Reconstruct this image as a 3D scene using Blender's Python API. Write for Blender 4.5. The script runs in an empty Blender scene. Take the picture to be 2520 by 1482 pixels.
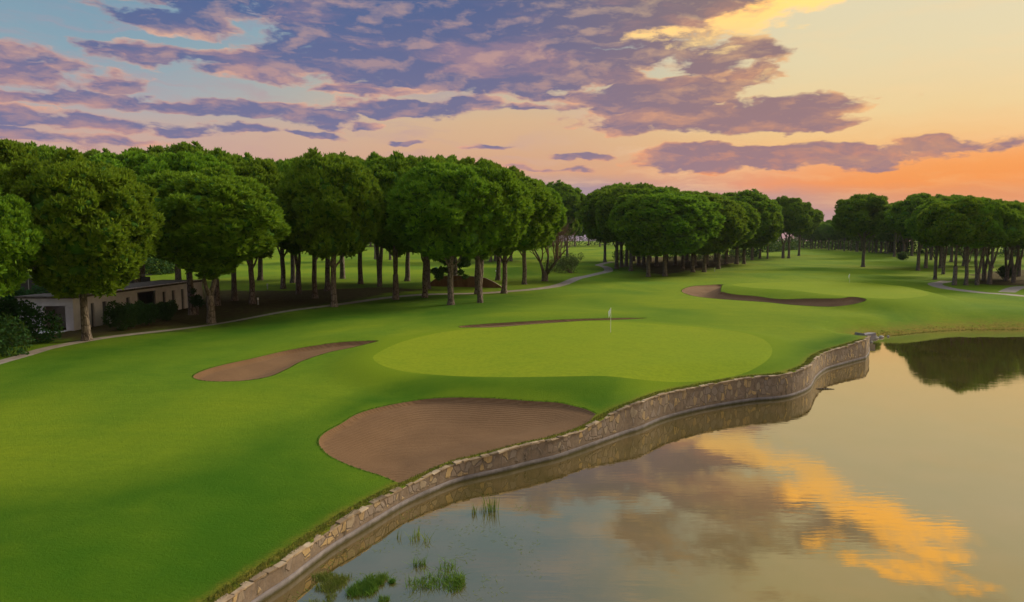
import bpy, bmesh, math, random
import numpy as np
from mathutils import Vector, Matrix, noise as mnoise
from mathutils.geometry import delaunay_2d_cdt
random.seed(7); rng = np.random.default_rng(7)
sc = bpy.context.scene
R = math.radians

# ------------------------------------------------------------------ camera
CZ = 10.0; F = 1679.0; HW, HH = 1259.5, 741.0
PITCH = math.atan((741 - 589) / F)
cam_d = bpy.data.cameras.new('camera'); cam = bpy.data.objects.new('camera', cam_d)
sc.collection.objects.link(cam); sc.camera = cam
cam.location = (0, 0, CZ); cam.rotation_euler = (math.pi / 2 - PITCH, 0, 0)
cam_d.sensor_width = 36; cam_d.lens = 36 * F / 2519.0
cam_d.clip_start = 0.1; cam_d.clip_end = 6000
sc.render.resolution_x = 1024; sc.render.resolution_y = 602
sc.view_settings.view_transform = 'Standard'; sc.view_settings.look = 'None'
sc.view_settings.exposure = 0.0; sc.view_settings.gamma = 1.0
sc.render.engine = 'CYCLES'
sc.cycles.max_bounces = 6; sc.cycles.diffuse_bounces = 3; sc.cycles.glossy_bounces = 3
sc.cycles.transmission_bounces = 3; sc.cycles.transparent_max_bounces = 6

def pix_dir(px, py):
    xc = (px - HW) / F; zc = (HH - py) / F
    cp, sp = math.cos(PITCH), math.sin(PITCH)
    return np.array([xc, cp + zc * sp, -sp + zc * cp])
def at(px, py, z=0.0):
    d = pix_dir(px, py); t = (z - CZ) / d[2]
    return (d[0] * t, d[1] * t)
def azel(px, py):
    d = pix_dir(px, py)
    return math.atan2(d[0], d[1]), math.atan2(d[2], math.hypot(d[0], d[1]))
def srgb(r, g, b):
    f = lambda c: (c / 255 / 12.92) if c / 255 <= 0.04045 else ((c / 255 + 0.055) / 1.055) ** 2.4
    return (f(r), f(g), f(b), 1.0)

# ------------------------------------------------------------------ node helper
class NT:
    def __init__(s, tree): s.t = tree; s.N = tree.nodes; s.L = tree.links
    def put(s, sock, v):
        if v is None: return
        if hasattr(v, 'is_output') or isinstance(v, bpy.types.NodeSocket): s.L.new(v, sock)
        else: sock.default_value = v
    def math(s, op, a, b=None, c=None, clamp=False):
        n = s.N.new('ShaderNodeMath'); n.operation = op; n.use_clamp = clamp
        for i, v in enumerate((a, b, c)): s.put(n.inputs[i], v)
        return n.outputs[0]
    def vmath(s, op, a, b=None, c=None, out=0):
        n = s.N.new('ShaderNodeVectorMath'); n.operation = op
        for i, v in enumerate((a, b, c)): s.put(n.inputs[i], v)
        return n.outputs[out]
    def comb(s, x=0.0, y=0.0, z=0.0):
        n = s.N.new('ShaderNodeCombineXYZ')
        for i, v in enumerate((x, y, z)): s.put(n.inputs[i], v)
        return n.outputs[0]
    def sep(s, v):
        n = s.N.new('ShaderNodeSeparateXYZ'); s.put(n.inputs[0], v); return n.outputs
    def noise(s, vec, scale=5.0, detail=4.0, rough=0.5, dist=0.0, out=0, lac=2.0):
        n = s.N.new('ShaderNodeTexNoise'); s.put(n.inputs['Vector'], vec)
        n.inputs['Scale'].default_value = scale; n.inputs['Detail'].default_value = detail
        n.inputs['Roughness'].default_value = rough; n.inputs['Distortion'].default_value = dist
        n.inputs['Lacunarity'].default_value = lac
        return n.outputs[out]
    def maprange(s, v, a, b, c=0.0, d=1.0, smooth=False):
        n = s.N.new('ShaderNodeMapRange'); s.put(n.inputs[0], v)
        for i, x in zip((1, 2, 3, 4), (a, b, c, d)): s.put(n.inputs[i], x)
        if smooth: n.interpolation_type = 'SMOOTHSTEP'
        return n.outputs[0]
    def ramp(s, fac, stops, interp='LINEAR'):
        n = s.N.new('ShaderNodeValToRGB'); s.put(n.inputs[0], fac); cr = n.color_ramp; cr.interpolation = interp
        while len(cr.elements) < len(stops): cr.elements.new(0.5)
        for e, (p, c) in zip(cr.elements, sorted(stops, key=lambda q: q[0])): e.position = p; e.color = c
        return n.outputs[0]
    def mix(s, fac, a, b, mode='MIX'):
        n = s.N.new('ShaderNodeMix'); n.data_type = 'RGBA'; n.blend_type = mode
        s.put(n.inputs[0], fac); s.put(n.inputs[6], a); s.put(n.inputs[7], b)
        return n.outputs[2]
    def node(s, typ): return s.N.new(typ)

# ------------------------------------------------------------------ world: dusk sky with broken cloud
SUN_AZ, SUN_EL = R(56), R(27)
w = bpy.data.worlds.new('World'); sc.world = w; w.use_nodes = True
g = NT(w.node_tree); g.N.clear()
tc = g.node('ShaderNodeTexCoord'); dirv = g.vmath('NORMALIZE', tc.outputs['Generated'])
sx, sy, sz = g.sep(dirv)
az = g.math('ARCTAN2', sx, sy); el = g.math('ARCSINE', sz)
P0 = g.comb(az, el, 0.0)
wc = g.vmath('MULTIPLY', P0, (9.0, 22.0, 1.0))
wn = g.noise(wc, 1.0, 4.0, 0.6, out=1)
warp = g.vmath('MULTIPLY', g.vmath('SUBTRACT', wn, (0.5, 0.5, 0.5)), (0.10, 0.045, 0.0))
P = g.vmath('ADD', P0, warp)
Pel = g.sep(g.vmath('ADD', P0, g.vmath('MULTIPLY', warp, (0.5, 0.5, 0))))[1]
rf = g.maprange(Pel, 0.0, R(45))
def stops(lst): return [(min(e / 45, 1), srgb(*c)) for e, c in lst]
cL = g.ramp(rf, stops([(0, (186, 150, 152)), (5, (206, 162, 146)), (8, (200, 170, 158)), (10, (166, 171, 177)), (13, (138, 165, 179)), (18, (118, 154, 176)), (25, (104, 140, 168)), (45, (84, 112, 150))]))
cC = g.ramp(rf, stops([(0, (150, 132, 152)), (4.2, (160, 138, 154)), (5.5, (216, 160, 124)), (9.5, (220, 180, 138)), (12.5, (196, 188, 164)), (16, (158, 182, 188)), (24, (128, 156, 176)), (45, (90, 115, 150))]))
cR = g.ramp(rf, stops([(0, (172, 130, 138)), (3.2, (180, 136, 140)), (4.2, (236, 144, 96)), (5.6, (244, 166, 104)), (7.4, (243, 190, 120)), (9.2, (240, 206, 144)), (13, (233, 214, 166)), (18, (228, 216, 178)), (27, (222, 205, 150)), (45, (170, 160, 140))]))
m1 = g.maprange(az, R(-32), R(0), smooth=True); m2 = g.maprange(az, R(2), R(24), smooth=True)
clear = g.mix(m2, g.mix(m1, cL, cC), cR)
sky = g.node('ShaderNodeTexSky'); sky.sky_type = 'NISHITA'; sky.sun_disc = False
sky.sun_elevation = SUN_EL; sky.sun_rotation = SUN_AZ
nish = g.vmath('MULTIPLY', sky.outputs[0], (0.1, 0.1, 0.1))
clear = g.mix(0.06, clear, nish)
# orange glow round the hidden sun at the right, pale glow above it
gx, gy = azel(2580, 440)
q = g.vmath('MULTIPLY_ADD', P0, (1 / .27, 1 / .042, 0), (-gx / .27, -gy / .042, 0))
gl = g.maprange(g.vmath('DOT_PRODUCT', q, q, out=1), 0, 1.7, 0.66, 0, True)
clear = g.mix(gl, clear, srgb(250, 150, 52))
# cloud masses, (x, y, rx, ry, weight) in sky pixels turned into azimuth and elevation
CL = [(760, 10, 480, 70, 1.1), (1130, 40, 460, 120, 1.7), (1000, 140, 360, 66, 1.4), (1180, 170, 330, 56, 1.4), (1480, 20, 360, 95, 1.6), (1250, 185, 300, 44, 1.1), (1720, 20, 230, 58, 1.1),
      (540, 150, 340, 28, 1.1), (640, 188, 230, 20, .85), (450, 55, 230, 36, .75), (300, 20, 160, 20, .5), (900, 218, 190, 20, .9), (1520, 145, 170, 26, 1.1), (1790, 140, 150, 50, 1.0),
      (1860, 185, 90, 34, .9), (1440, 192, 170, 26, 1.1), (1600, 232, 240, 42, 1.3), (1780, 282, 360, 36, 1.35), (1460, 268, 130, 26, .9), (2000, 304, 170, 20, 1.0),
      (1700, 388, 150, 30, 1.3), (1960, 388, 350, 32, 1.35), (2260, 362, 260, 18, 1.1), (1440, 382, 110, 12, .9), (60, 165, 150, 40, .9), (265, 200, 90, 24, .6),
      (280, 242, 210, 19, 1.0), (150, 287, 320, 24, 1.0), (60, 325, 320, 20, .75), (620, 266, 160, 24, 1.0), (770, 290, 120, 26, 1.0), (990, 264, 230, 24, 1.0), (470, 322, 100, 16, .85), (600, 322, 120, 16, .75), (1120, 255, 130, 24, .85), (1290, 270, 100, 14, .7), (1010, 348, 80, 10, .8), (760, 325, 110, 12, .7), (900, 305, 90, 12, .7), (1190, 352, 90, 10, .65), (40, 230, 120, 14, .8), (1350, 415, 160, 10, .7), (1330, 238, 130, 20, .8),
      (1650, -25, 360, 90, 1.0), (1900, -110, 330, 100, 1.0), (2130, -190, 260, 80, .95), (1720, -215, 280, 85, .9), (2420, -330, 260, 70, .8), (560, -180, 120, 30, .4), (2050, -420, 260, 60, .6)]
GOLD = [(1570, 95, 110, 18, .8), (1700, 82, 130, 24, 1.0), (1840, 56, 120, 28, 1.1), (1960, 6, 110, 34, 1.1), (2060, -60, 100, 44, 1.1), (2190, -130, 110, 46, 1.1), (2330, -205, 120, 44, 1.0), (2360, -300, 230, 34, .9),
        (2160, 268, 120, 14, .35), (1900, 190, 46, 40, .35), (1770, 118, 60, 26, .5)]
def field(lst, PP):
    F_ = None
    for (cx, cy, rx, ry, wt) in lst:
        a, e = azel(cx, cy); rx = rx / F; ry = ry * 1.05 / F
        qv = g.vmath('MULTIPLY_ADD', PP, (1 / rx, 1 / ry, 0), (-a / rx, -e / ry, 0))
        v = g.math('MULTIPLY_ADD', g.vmath('DOT_PRODUCT', qv, qv, out=1), -0.6, wt * 0.55)
        F_ = v if F_ is None else g.math('MAXIMUM', F_, v)
    return F_
B = field(CL, P); BGo = field(GOLD, P)
band = g.math('MULTIPLY', g.maprange(el, R(4.5), R(7), smooth=True), g.maprange(el, R(15), R(12), smooth=True))
band = g.math('MULTIPLY', band, g.maprange(az, R(8), R(-2), smooth=True))
B = g.math('MAXIMUM', B, g.math('MULTIPLY_ADD', band, 0.22, -0.42))
nc = g.vmath('MULTIPLY', g.vmath('ADD', P0, g.vmath('MULTIPLY', warp, (.5, .5, 0))), (13.0, 36.0, 1.0))
n1 = g.noise(nc, 1.0, 10.0, 0.62, 0.0)
n2 = g.noise(g.vmath('ADD', nc, (0.16, -0.30, 0.0)), 1.0, 5.0, 0.56, 0.0)
nl = g.noise(g.vmath('MULTIPLY', P, (4.5, 22.0, 1.0)), 1.0, 7.0, 0.6, 0.2)
n1c = g.math('SUBTRACT', n1, 0.5)
dens = g.math('MULTIPLY_ADD', n1c, 2.0, B)
dgold = g.math('MULTIPLY_ADD', n1c, 3.0, BGo)
dens = g.math('SUBTRACT', dens, g.maprange(az, R(19), R(26), 0, 0.18, True))
soft = g.maprange(el, R(18), R(26), 0.30, 0.60)          # the high cloud is softer
cov = g.maprange(dens, 0.0, soft, 0.0, 1.0, True)
dthk = g.math('ADD', g.math('MULTIPLY_ADD', g.math('SUBTRACT', nl, 0.5), 1.5, B), g.math('MULTIPLY', n1c, 1.5))
thick = g.maprange(dthk, -0.16, 0.32, 0.0, 1.0)
lit = g.maprange(g.math('SUBTRACT', n1, n2), 0.0, 0.16)
hi = g.maprange(el, R(4), R(18))
tL = g.maprange(az, R(-22), R(4), smooth=True); tR = g.maprange(az, R(-4), R(20), smooth=True)
edge = g.mix(tR, g.mix(hi, srgb(240, 170, 132), srgb(244, 194, 158)), g.mix(hi, srgb(255, 150, 84), srgb(255, 220, 155)))
core = g.mix(tL, g.mix(hi, srgb(132, 122, 152), srgb(82, 104, 148)), g.mix(hi, srgb(138, 124, 148), srgb(90, 102, 142)))
core = g.mix(tR, core, g.mix(hi, srgb(162, 126, 132), srgb(142, 120, 120)))
mauve = g.mix(tR, g.mix(hi, srgb(205, 152, 140), srgb(146, 126, 148)), srgb(205, 150, 120))
core = g.mix(g.maprange(nl, .52, .34, 0, .7, True), core, mauve)
# soft high veil, streaked, behind the cumulus
nv = g.noise(g.vmath('MULTIPLY', P, (5.0, 34.0, 1.0)), 1.0, 7.0, 0.62, 0.2)
veil = g.math('MULTIPLY', g.maprange(nv, .46, .66, 0, .6, True), g.maprange(az, R(22), R(10), .3, 1, True))
clear = g.mix(veil, clear, g.mix(g.maprange(az, R(-6), R(22), smooth=True), g.mix(hi, srgb(212, 162, 146), srgb(138, 150, 174)), srgb(252, 214, 158)))
upg = g.maprange(el, R(18), R(24), smooth=True)
core = g.mix(upg, core, srgb(150, 122, 98)); edge = g.mix(upg, edge, srgb(235, 190, 120))
shade = g.math('MULTIPLY', thick, g.math('SUBTRACT', 1.0, g.math('MULTIPLY', lit, g.maprange(thick, .3, 1, .8, .30))), clamp=True)
skyc = g.mix(g.math('MULTIPLY', cov, g.maprange(upg, 0, 1, 1, .8)), clear, g.mix(shade, edge, core))
skyc = g.mix(g.math('MULTIPLY', g.maprange(dgold, 0.0, 0.62, 0, 1, True), .9), skyc, g.mix(g.maprange(el, R(15), R(20)), srgb(255, 218, 148), (2.0, .98, .16, 1)))
skyc = g.mix(g.maprange(el, R(36), R(58), smooth=True), skyc, (1.05, 1.12, 1.2, 1.0))
skyc = g.mix(g.maprange(el, R(-1.5), R(-8)), skyc, srgb(90, 92, 70))
bg = g.node('ShaderNodeBackground'); g.put(bg.inputs[0], skyc); bg.inputs[1].default_value = 1.0
# second background: the physical dusk sky alone, added faintly
wo = g.node('ShaderNodeOutputWorld'); g.L.new(bg.outputs[0], wo.inputs[0])

sun_d = bpy.data.lights.new('sun', 'SUN'); sun = bpy.data.objects.new('sun', sun_d); sc.collection.objects.link(sun)
sun_d.energy = 4.6; sun_d.angle = R(16); sun_d.color = (1.0, 0.84, 0.58)
sdir = Vector((math.sin(SUN_AZ) * math.cos(SUN_EL), math.cos(SUN_AZ) * math.cos(SUN_EL), math.sin(SUN_EL)))
sun.rotation_euler = (-sdir).to_track_quat('-Z', 'Y').to_euler()
sun.location = (60, 60, 80)

# ------------------------------------------------------------------ object helpers
col = sc.collection
def tag(o, label=None, cat=None, group=None, kind=None):
    if label: o['label'] = label
    if cat: o['category'] = cat
    if group: o['group'] = group
    if kind: o['kind'] = kind
    return o
def empty(name, loc, rz=0.0):
    o = bpy.data.objects.new(name, None); col.objects.link(o); o.location = loc; o.rotation_euler = (0, 0, rz)
    o.empty_display_size = 0.3
    return o
def mkmesh(name, V, Fc, mat, smooth=False):
    me = bpy.data.meshes.new(name)
    V = np.asarray(V, dtype=np.float32)
    if isinstance(Fc, np.ndarray):
        k = Fc.shape[1]; nf = len(Fc)
        me.vertices.add(len(V)); me.vertices.foreach_set('co', V.ravel())
        me.loops.add(nf * k); me.loops.foreach_set('vertex_index', Fc.astype(np.int32).ravel())
        me.polygons.add(nf); me.polygons.foreach_set('loop_start', np.arange(0, nf * k, k, dtype=np.int32))
        me.update(calc_edges=True)
    else:
        me.from_pydata([tuple(map(float, v)) for v in V], [], [tuple(int(i) for i in f) for f in Fc])
    if smooth: me.polygons.foreach_set('use_smooth', np.ones(len(me.polygons), dtype=bool))
    if mat: me.materials.append(mat)
    me.validate(); me.update()
    return me
def mkobj(name, V, Fc, mat, parent=None, smooth=False):
    o = bpy.data.objects.new(name, mkmesh(name, V, Fc, mat, smooth)); col.objects.link(o)
    if parent: o.parent = parent
    return o
def obj_from(name, me, parent=None):
    o = bpy.data.objects.new(name, me); col.objects.link(o)
    if parent: o.parent = parent
    return o
class MB:
    def __init__(s): s.V = []; s.F = []
    def add(s, V, Fc):
        b = len(s.V); s.V += [tuple(v) for v in V]; s.F += [tuple(i + b for i in f) for f in Fc]
    def box(s, x0, x1, y0, y1, z0, z1, M=None, jit=0):
        V = [Vector((x, y, z)) for z in (z0, z1) for y in (y0, y1) for x in (x0, x1)]
        if jit: V = [v + Vector((random.uniform(-jit, jit), random.uniform(-jit, jit), random.uniform(-jit, jit) * .6)) for v in V]
        if M is not None: V = [M @ v for v in V]
        s.add(V, [(0, 2, 3, 1), (4, 5, 7, 6), (0, 1, 5, 4), (2, 6, 7, 3), (0, 4, 6, 2), (1, 3, 7, 5)])
    def tube(s, pts, rad, n=8, cap=True, rough=0.0):
        pts = [Vector(p) for p in pts]; V = []; Fc = []
        up = Vector((0.13, 1, 0.07)).normalized()
        for i, p in enumerate(pts):
            d = (pts[min(i + 1, len(pts) - 1)] - pts[max(i - 1, 0)]).normalized()
            a = d.cross(up)
            if a.length < .1: a = d.cross(Vector((1, 0, 0)))
            a.normalize(); b = d.cross(a).normalized()
            for k in range(n):
                t = 2 * math.pi * k / n; r = rad[i] * (1 + rough * (random.random() - .5))
                V.append(p + a * (math.cos(t) * r) + b * (math.sin(t) * r))
        for i in range(len(pts) - 1):
            for k in range(n):
                k2 = (k + 1) % n
                Fc.append((i * n + k, i * n + k2, (i + 1) * n + k2, (i + 1) * n + k))
        if cap:
            Fc.append(tuple(range(n - 1, -1, -1))); Fc.append(tuple(range((len(pts) - 1) * n, len(pts) * n)))
        s.add(V, Fc)
    def cone(s, x, y, z0, z1, r0, r1, n=16): s.tube([(x, y, z0), (x, y, z1)], [r0, r1], n)
    def build(s, name, mat, parent=None, smooth=False): return mkobj(name, s.V, s.F, mat, parent, smooth)
    def mesh(s, name, mat, smooth=False): return mkmesh(name, s.V, s.F, mat, smooth)

def newmat(name):
    m = bpy.data.materials.new(name); m.use_nodes = True; t = NT(m.node_tree)
    p = t.N['Principled BSDF']; p.inputs['Roughness'].default_value = 0.9
    p.inputs['Specular IOR Level'].default_value = 0.15
    return m, t, p
def bump(t, p, h, strength, dist):
    b = t.node('ShaderNodeBump'); b.inputs['Strength'].default_value = strength; b.inputs['Distance'].default_value = dist
    t.put(b.inputs['Height'], h); t.L.new(b.outputs[0], p.inputs['Normal'])
def simple(name, c1, c2, scale=3.0, rough=.85, bs=.3, bd=.02, coords='Object', stretch=(1, 1, 1), detail=6):
    m, t, p = newmat(name); tcn = t.node('ShaderNodeTexCoord')
    v = t.vmath('MULTIPLY', tcn.outputs[coords], stretch)
    n = t.noise(v, scale, detail, .62); f = t.maprange(n, .3, .7)
    t.put(p.inputs['Base Color'], t.mix(f, c1, c2)); p.inputs['Roughness'].default_value = rough
    if bs: bump(t, p, n, bs, bd)
    return m
def c3(r, g, b): return (r, g, b, 1.0)

# ------------------------------------------------------------------ materials
def mat_grass(name, cA, cB, cC_, attrs=False, fine=1.0):
    m, t, p = newmat(name); geo = t.node('ShaderNodeNewGeometry'); pos = geo.outputs['Position']
    big = t.noise(t.vmath('MULTIPLY', pos, (0.055, 0.035, 0.05)), 1.0, 4, .55, .6)
    mid = t.noise(pos, 0.45, 5, .6, .4)
    fin = t.noise(t.vmath('MULTIPLY', pos, (1, 1, .3)), 9.0, 5, .7)
    f2 = t.noise(pos, 42.0, 2, .6)
    c = t.mix(t.maprange(big, .32, .68, smooth=True), cA, cB)
    c = t.mix(t.maprange(mid, .38, .72, 0, .55), c, cC_)
    mw = t.noise(t.vmath('MULTIPLY', t.vmath('ADD', pos, t.vmath('MULTIPLY', t.noise(pos, .08, 2, .5, out=1), (9, 9, 0))), (.35, 3.2, .2)), 1.0, 3, .55)
    c = t.mix(t.maprange(mw, .42, .62, 0, .30), c, t.mix(.5, c, cB))
    st = t.noise(t.vmath('MULTIPLY', pos, (.10, .85, .2)), 1.0, 5, .62, .8)
    c = t.mix(t.maprange(st, .42, .68, 0, .55), c, t.mix(.45, c, cA))
    c = t.mix(t.maprange(fin, .3, .75, 0, .30 * fine), c, t.mix(.5, c, c3(.02, .05, .004)))
    c = t.mix(t.maprange(t.noise(pos, 3.2, 5, .7), .40, .62, 0, .38), c, t.mix(.55, c, c3(.018, .060, .003)))
    c = t.mix(t.maprange(f2, .35, .7, 0, .35 * fine), c, t.mix(.55, c, c3(.22, .26, .03)))
    if attrs:
        def at_(n):
            a = t.node('ShaderNodeAttribute'); a.attribute_name = n; return a.outputs['Fac']
        rag = t.noise(pos, 1.6, 6, .7)
        rag2 = t.noise(pos, .35, 5, .6)
        lf = t.math('ADD', at_('litter'), t.math('MULTIPLY', t.math('SUBTRACT', rag2, .5), 1.3))
        lf = t.math('MULTIPLY', t.maprange(lf, .40, .72, 0, 1, True), t.maprange(at_('litter'), .02, .2))
        soil = t.mix(t.maprange(rag, .35, .65), c3(.045, .027, .013), c3(.070, .062, .018))
        c = t.mix(lf, c, soil)
        rg_shade = t.math('MULTIPLY', at_('rough'), t.maprange(rag2, .3, .6, .65, 1))
        c = t.mix(rg_shade, c, t.mix(.85, c, c3(.026, .088, .004)))  # rough grass colour, also used to paint in bank and tree shade
        c = t.mix(t.math('MULTIPLY', at_('apron'), 1.0), c, t.mix(t.maprange(fin, .35, .65, .7, 1), c, c3(.128, .190, .007)))
        df = t.math('MULTIPLY', at_('dry'), t.maprange(rag, .32, .58, .15, 1))
        c = t.mix(df, c, t.mix(t.maprange(fin, .4, .6), c3(.26, .19, .03), c3(.10, .065, .015)))
    t.put(p.inputs['Base Color'], c); p.inputs['Roughness'].default_value = 1.0; p.inputs['Specular IOR Level'].default_value = 0.05
    h = t.math('ADD', t.math('MULTIPLY', fin, .6), t.math('MULTIPLY', f2, .35))
    bump(t, p, h, .9 * fine, .06)
    return m
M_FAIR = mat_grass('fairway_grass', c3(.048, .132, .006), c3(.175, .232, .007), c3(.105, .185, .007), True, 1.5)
M_GREEN = mat_grass('green_grass', c3(.160, .222, .008), c3(.200, .242, .009), c3(.130, .200, .008), False, .8)
M_SAND, t, p = newmat('bunker_sand'); geo = t.node('ShaderNodeNewGeometry'); pos = geo.outputs['Position']
a = t.noise(pos, .5, 4, .5); b = t.noise(t.vmath('MULTIPLY', pos, (1, 2.2, 1)), 6, 6, .7); c_ = t.noise(pos, 45, 2, .6)
cc = t.mix(t.maprange(a, .3, .7), c3(.120, .066, .032), c3(.165, .094, .048))
cc = t.mix(t.maprange(b, .35, .7, 0, .4), cc, c3(.085, .045, .022)); cc = t.mix(t.maprange(c_, .4, .7, 0, .35), cc, c3(.24, .145, .08))
wv = t.node('ShaderNodeTexWave'); wv.wave_type = 'RINGS'; t.put(wv.inputs['Vector'], t.vmath('ADD', pos, (6.0, -20.0, 0))); wv.inputs['Scale'].default_value = 1.6; wv.inputs['Distortion'].default_value = 5.0; wv.inputs['Detail'].default_value = 3; wv.inputs['Detail Scale'].default_value = .35
cc = t.mix(t.math('MULTIPLY', wv.outputs['Fac'], .28), cc, c3(.085, .046, .024))
t.put(p.inputs['Base Color'], cc); bump(t, p, t.math('ADD', t.math('ADD', b, t.math('MULTIPLY', c_, .6)), t.math('MULTIPLY', wv.outputs['Fac'], .5)), .7, .05)
M_PATH = simple('path_concrete', c3(.15, .125, .11), c3(.28, .24, .215), 1.3, .8, .2, .01)
M_BARK, t, p = newmat('pine_bark'); tcn = t.node('ShaderNodeTexCoord'); oi = t.node('ShaderNodeObjectInfo')
v = t.vmath('MULTIPLY', tcn.outputs['Object'], (1, 1, .28)); n = t.noise(v, 7, 6, .7, .6); vo = t.node('ShaderNodeTexVoronoi'); vo.feature = 'DISTANCE_TO_EDGE'; t.put(vo.inputs['Vector'], v); vo.inputs['Scale'].default_value = 5
cc = t.mix(t.maprange(n, .3, .7), c3(.07, .052, .042), c3(.30, .245, .21)); cc = t.mix(t.maprange(vo.outputs[0], 0, .12), c3(.025, .016, .012), cc)
cc = t.mix(t.math('MULTIPLY', oi.outputs['Random'], .35), cc, c3(.16, .14, .13))
t.put(p.inputs['Base Color'], cc); bump(t, p, t.math('ADD', n, t.maprange(vo.outputs[0], 0, .2)), .9, .06)
def mat_leaf(name, cD, cM, cL_, tr=.25):
    m, t, p = newmat(name); geo = t.node('ShaderNodeNewGeometry'); oi = t.node('ShaderNodeObjectInfo'); tcn = t.node('ShaderNodeTexCoord')
    pos = t.vmath('ADD', tcn.outputs['Object'], t.comb(t.math('MULTIPLY', oi.outputs['Random'], 37.0), 0, 0))
    n = t.noise(pos, .55, 3, .6); n2 = t.noise(pos, 3.0, 3, .6)
    c = t.mix(t.maprange(n, .35, .65), cD, cM); c = t.mix(t.maprange(n2, .4, .7, 0, .8), c, cL_)
    c = t.mix(t.math('MULTIPLY', geo.outputs['Random Per Island'], .35), c, cD)
    hs = t.node('ShaderNodeHueSaturation'); t.put(hs.inputs['Color'], c)
    t.put(hs.inputs['Hue'], t.maprange(oi.outputs['Random'], 0, 1, .488, .515)); t.put(hs.inputs['Value'], t.maprange(oi.outputs['Random'], 0, 1, .85, 1.15))
    c = hs.outputs[0]
    t.put(p.inputs['Base Color'], c); p.inputs['Roughness'].default_value = .75; p.inputs['Specular IOR Level'].default_value = .12
    tl = t.node('ShaderNodeBsdfTranslucent'); t.put(tl.inputs[0], t.mix(.5, c, c3(.16, .22, .02)))
    ms = t.node('ShaderNodeMixShader'); ms.inputs[0].default_value = tr
    t.L.new(p.outputs[0], ms.inputs[1]); t.L.new(tl.outputs[0], ms.inputs[2])
    t.L.new(ms.outputs[0], t.N['Material Output'].inputs[0])
    return m
M_PINE = mat_leaf('pine_needles', c3(.060, .150, .008), c3(.140, .270, .012), c3(.270, .390, .020), .35)
M_CORE = simple('pine_crown_core', c3(.025, .08, .008), c3(.06, .14, .014), 2.5, 1.0, .8, .2)  # added solid core inside the crown, darker green than the needles
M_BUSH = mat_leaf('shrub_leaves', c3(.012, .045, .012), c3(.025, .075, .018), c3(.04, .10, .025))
M_OLIVE = mat_leaf('olive_leaves', c3(.05, .085, .03), c3(.09, .13, .04), c3(.13, .17, .06))
M_TWIG = simple('bare_twigs', c3(.15, .09, .07), c3(.25, .16, .12), 2, .9, 0)
M_REED = mat_leaf('reed_leaves', c3(.07, .11, .02), c3(.12, .17, .03), c3(.20, .20, .05))
M_WEED = mat_leaf('water_weed_leaves', c3(.045, .12, .02), c3(.09, .20, .02), c3(.14, .24, .03))
M_DRYG = mat_leaf('edge_grass', c3(.05, .06, .012), c3(.10, .11, .02), c3(.22, .17, .05))
M_LIP = mat_leaf('lip_grass', c3(.03, .07, .008), c3(.05, .11, .012), c3(.09, .15, .02))
M_WHITE = simple('white_paint', c3(.72, .72, .68), c3(.82, .82, .8), 6, .5, 0)
M_FLAG = simple('flag_cloth', c3(.68, .72, .74), c3(.82, .84, .84), 5, .8, .1)
M_CONC = simple('rendered_concrete', c3(.52, .49, .53), c3(.68, .64, .67), 1.2, .9, .25, .02)
M_ROOF = simple('roof_litter', c3(.05, .04, .03), c3(.14, .12, .11), 2.5, .95, .3, .03)
M_TILE = simple('clay_tiles', c3(.30, .20, .16), c3(.50, .42, .38), 5, .9, .2, .02)
M_DARK = simple('shuttered_opening', c3(.05, .055, .075), c3(.10, .10, .13), 3, .7, 0)
M_WOOD = simple('weathered_boards', c3(.15, .075, .035), c3(.26, .15, .075), 1.5, .9, .4, .03, stretch=(1, 1, .3))
M_ROCK = simple('grey_rock', c3(.16, .15, .14), c3(.36, .33, .30), 2.5, .9, .6, .06)
M_BIN = simple('green_plastic', c3(.015, .10, .05), c3(.025, .14, .07), 3, .5, 0)
M_FENCE = simple('dark_fence_panel', c3(.05, .05, .055), c3(.09, .085, .085), 1.5, .9, .2)
M_STEEL = simple('grey_metal', c3(.25, .25, .24), c3(.4, .4, .38), 5, .5, 0)
# stone wall
M_STONE, t, p = newmat('crazy_stone'); tcn = t.node('ShaderNodeUVMap'); tcn.uv_map = 'wall'
uv = tcn.outputs[0]; wp = t.vmath('ADD', uv, t.vmath('MULTIPLY', t.noise(uv, 2.2, 3, .6, out=1), (.22, .22, 0)))
wp = t.vmath('MULTIPLY', wp, (1.0, .72, 1))
vo = t.node('ShaderNodeTexVoronoi'); vo.feature = 'DISTANCE_TO_EDGE'; t.put(vo.inputs['Vector'], wp); vo.inputs['Scale'].default_value = 3.1
vc = t.node('ShaderNodeTexVoronoi'); t.put(vc.inputs['Vector'], wp); vc.inputs['Scale'].default_value = 3.1
rnd = t.sep(vc.outputs['Color'])
stone = t.ramp(rnd[0], [(0, c3(.20, .155, .13)), (.3, c3(.30, .22, .13)), (.5, c3(.20, .165, .15)), (.68, c3(.36, .255, .13)), (.82, c3(.26, .21, .16)), (1, c3(.18, .165, .16))], 'CONSTANT')
fn = t.noise(uv, 14, 6, .7); stone = t.mix(t.maprange(fn, .35, .7, 0, .5), stone, c3(.16, .12, .09))
render_ = t.mix(t.maprange(t.noise(uv, 3, 6, .7), .35, .65), c3(.125, .092, .072), c3(.195, .148, .115))
bare = t.maprange(rnd[1], .36, .40)      # stones that show; the rest stay under plaster
edge_ = t.maprange(vo.outputs[0], .03, .075)
u_, v_, _ = t.sep(uv)
vis = t.math('MULTIPLY', t.math('MULTIPLY', edge_, bare), t.maprange(t.math('ADD', v_, t.math('MULTIPLY', t.math('SUBTRACT', t.noise(uv, 1.2, 3, .6), .5), .5)), .30, .36))
cc = t.mix(vis, t.mix(t.math('MULTIPLY', t.math('SUBTRACT', 1.0, edge_), .45), render_, c3(.12, .10, .09)), stone)
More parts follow.
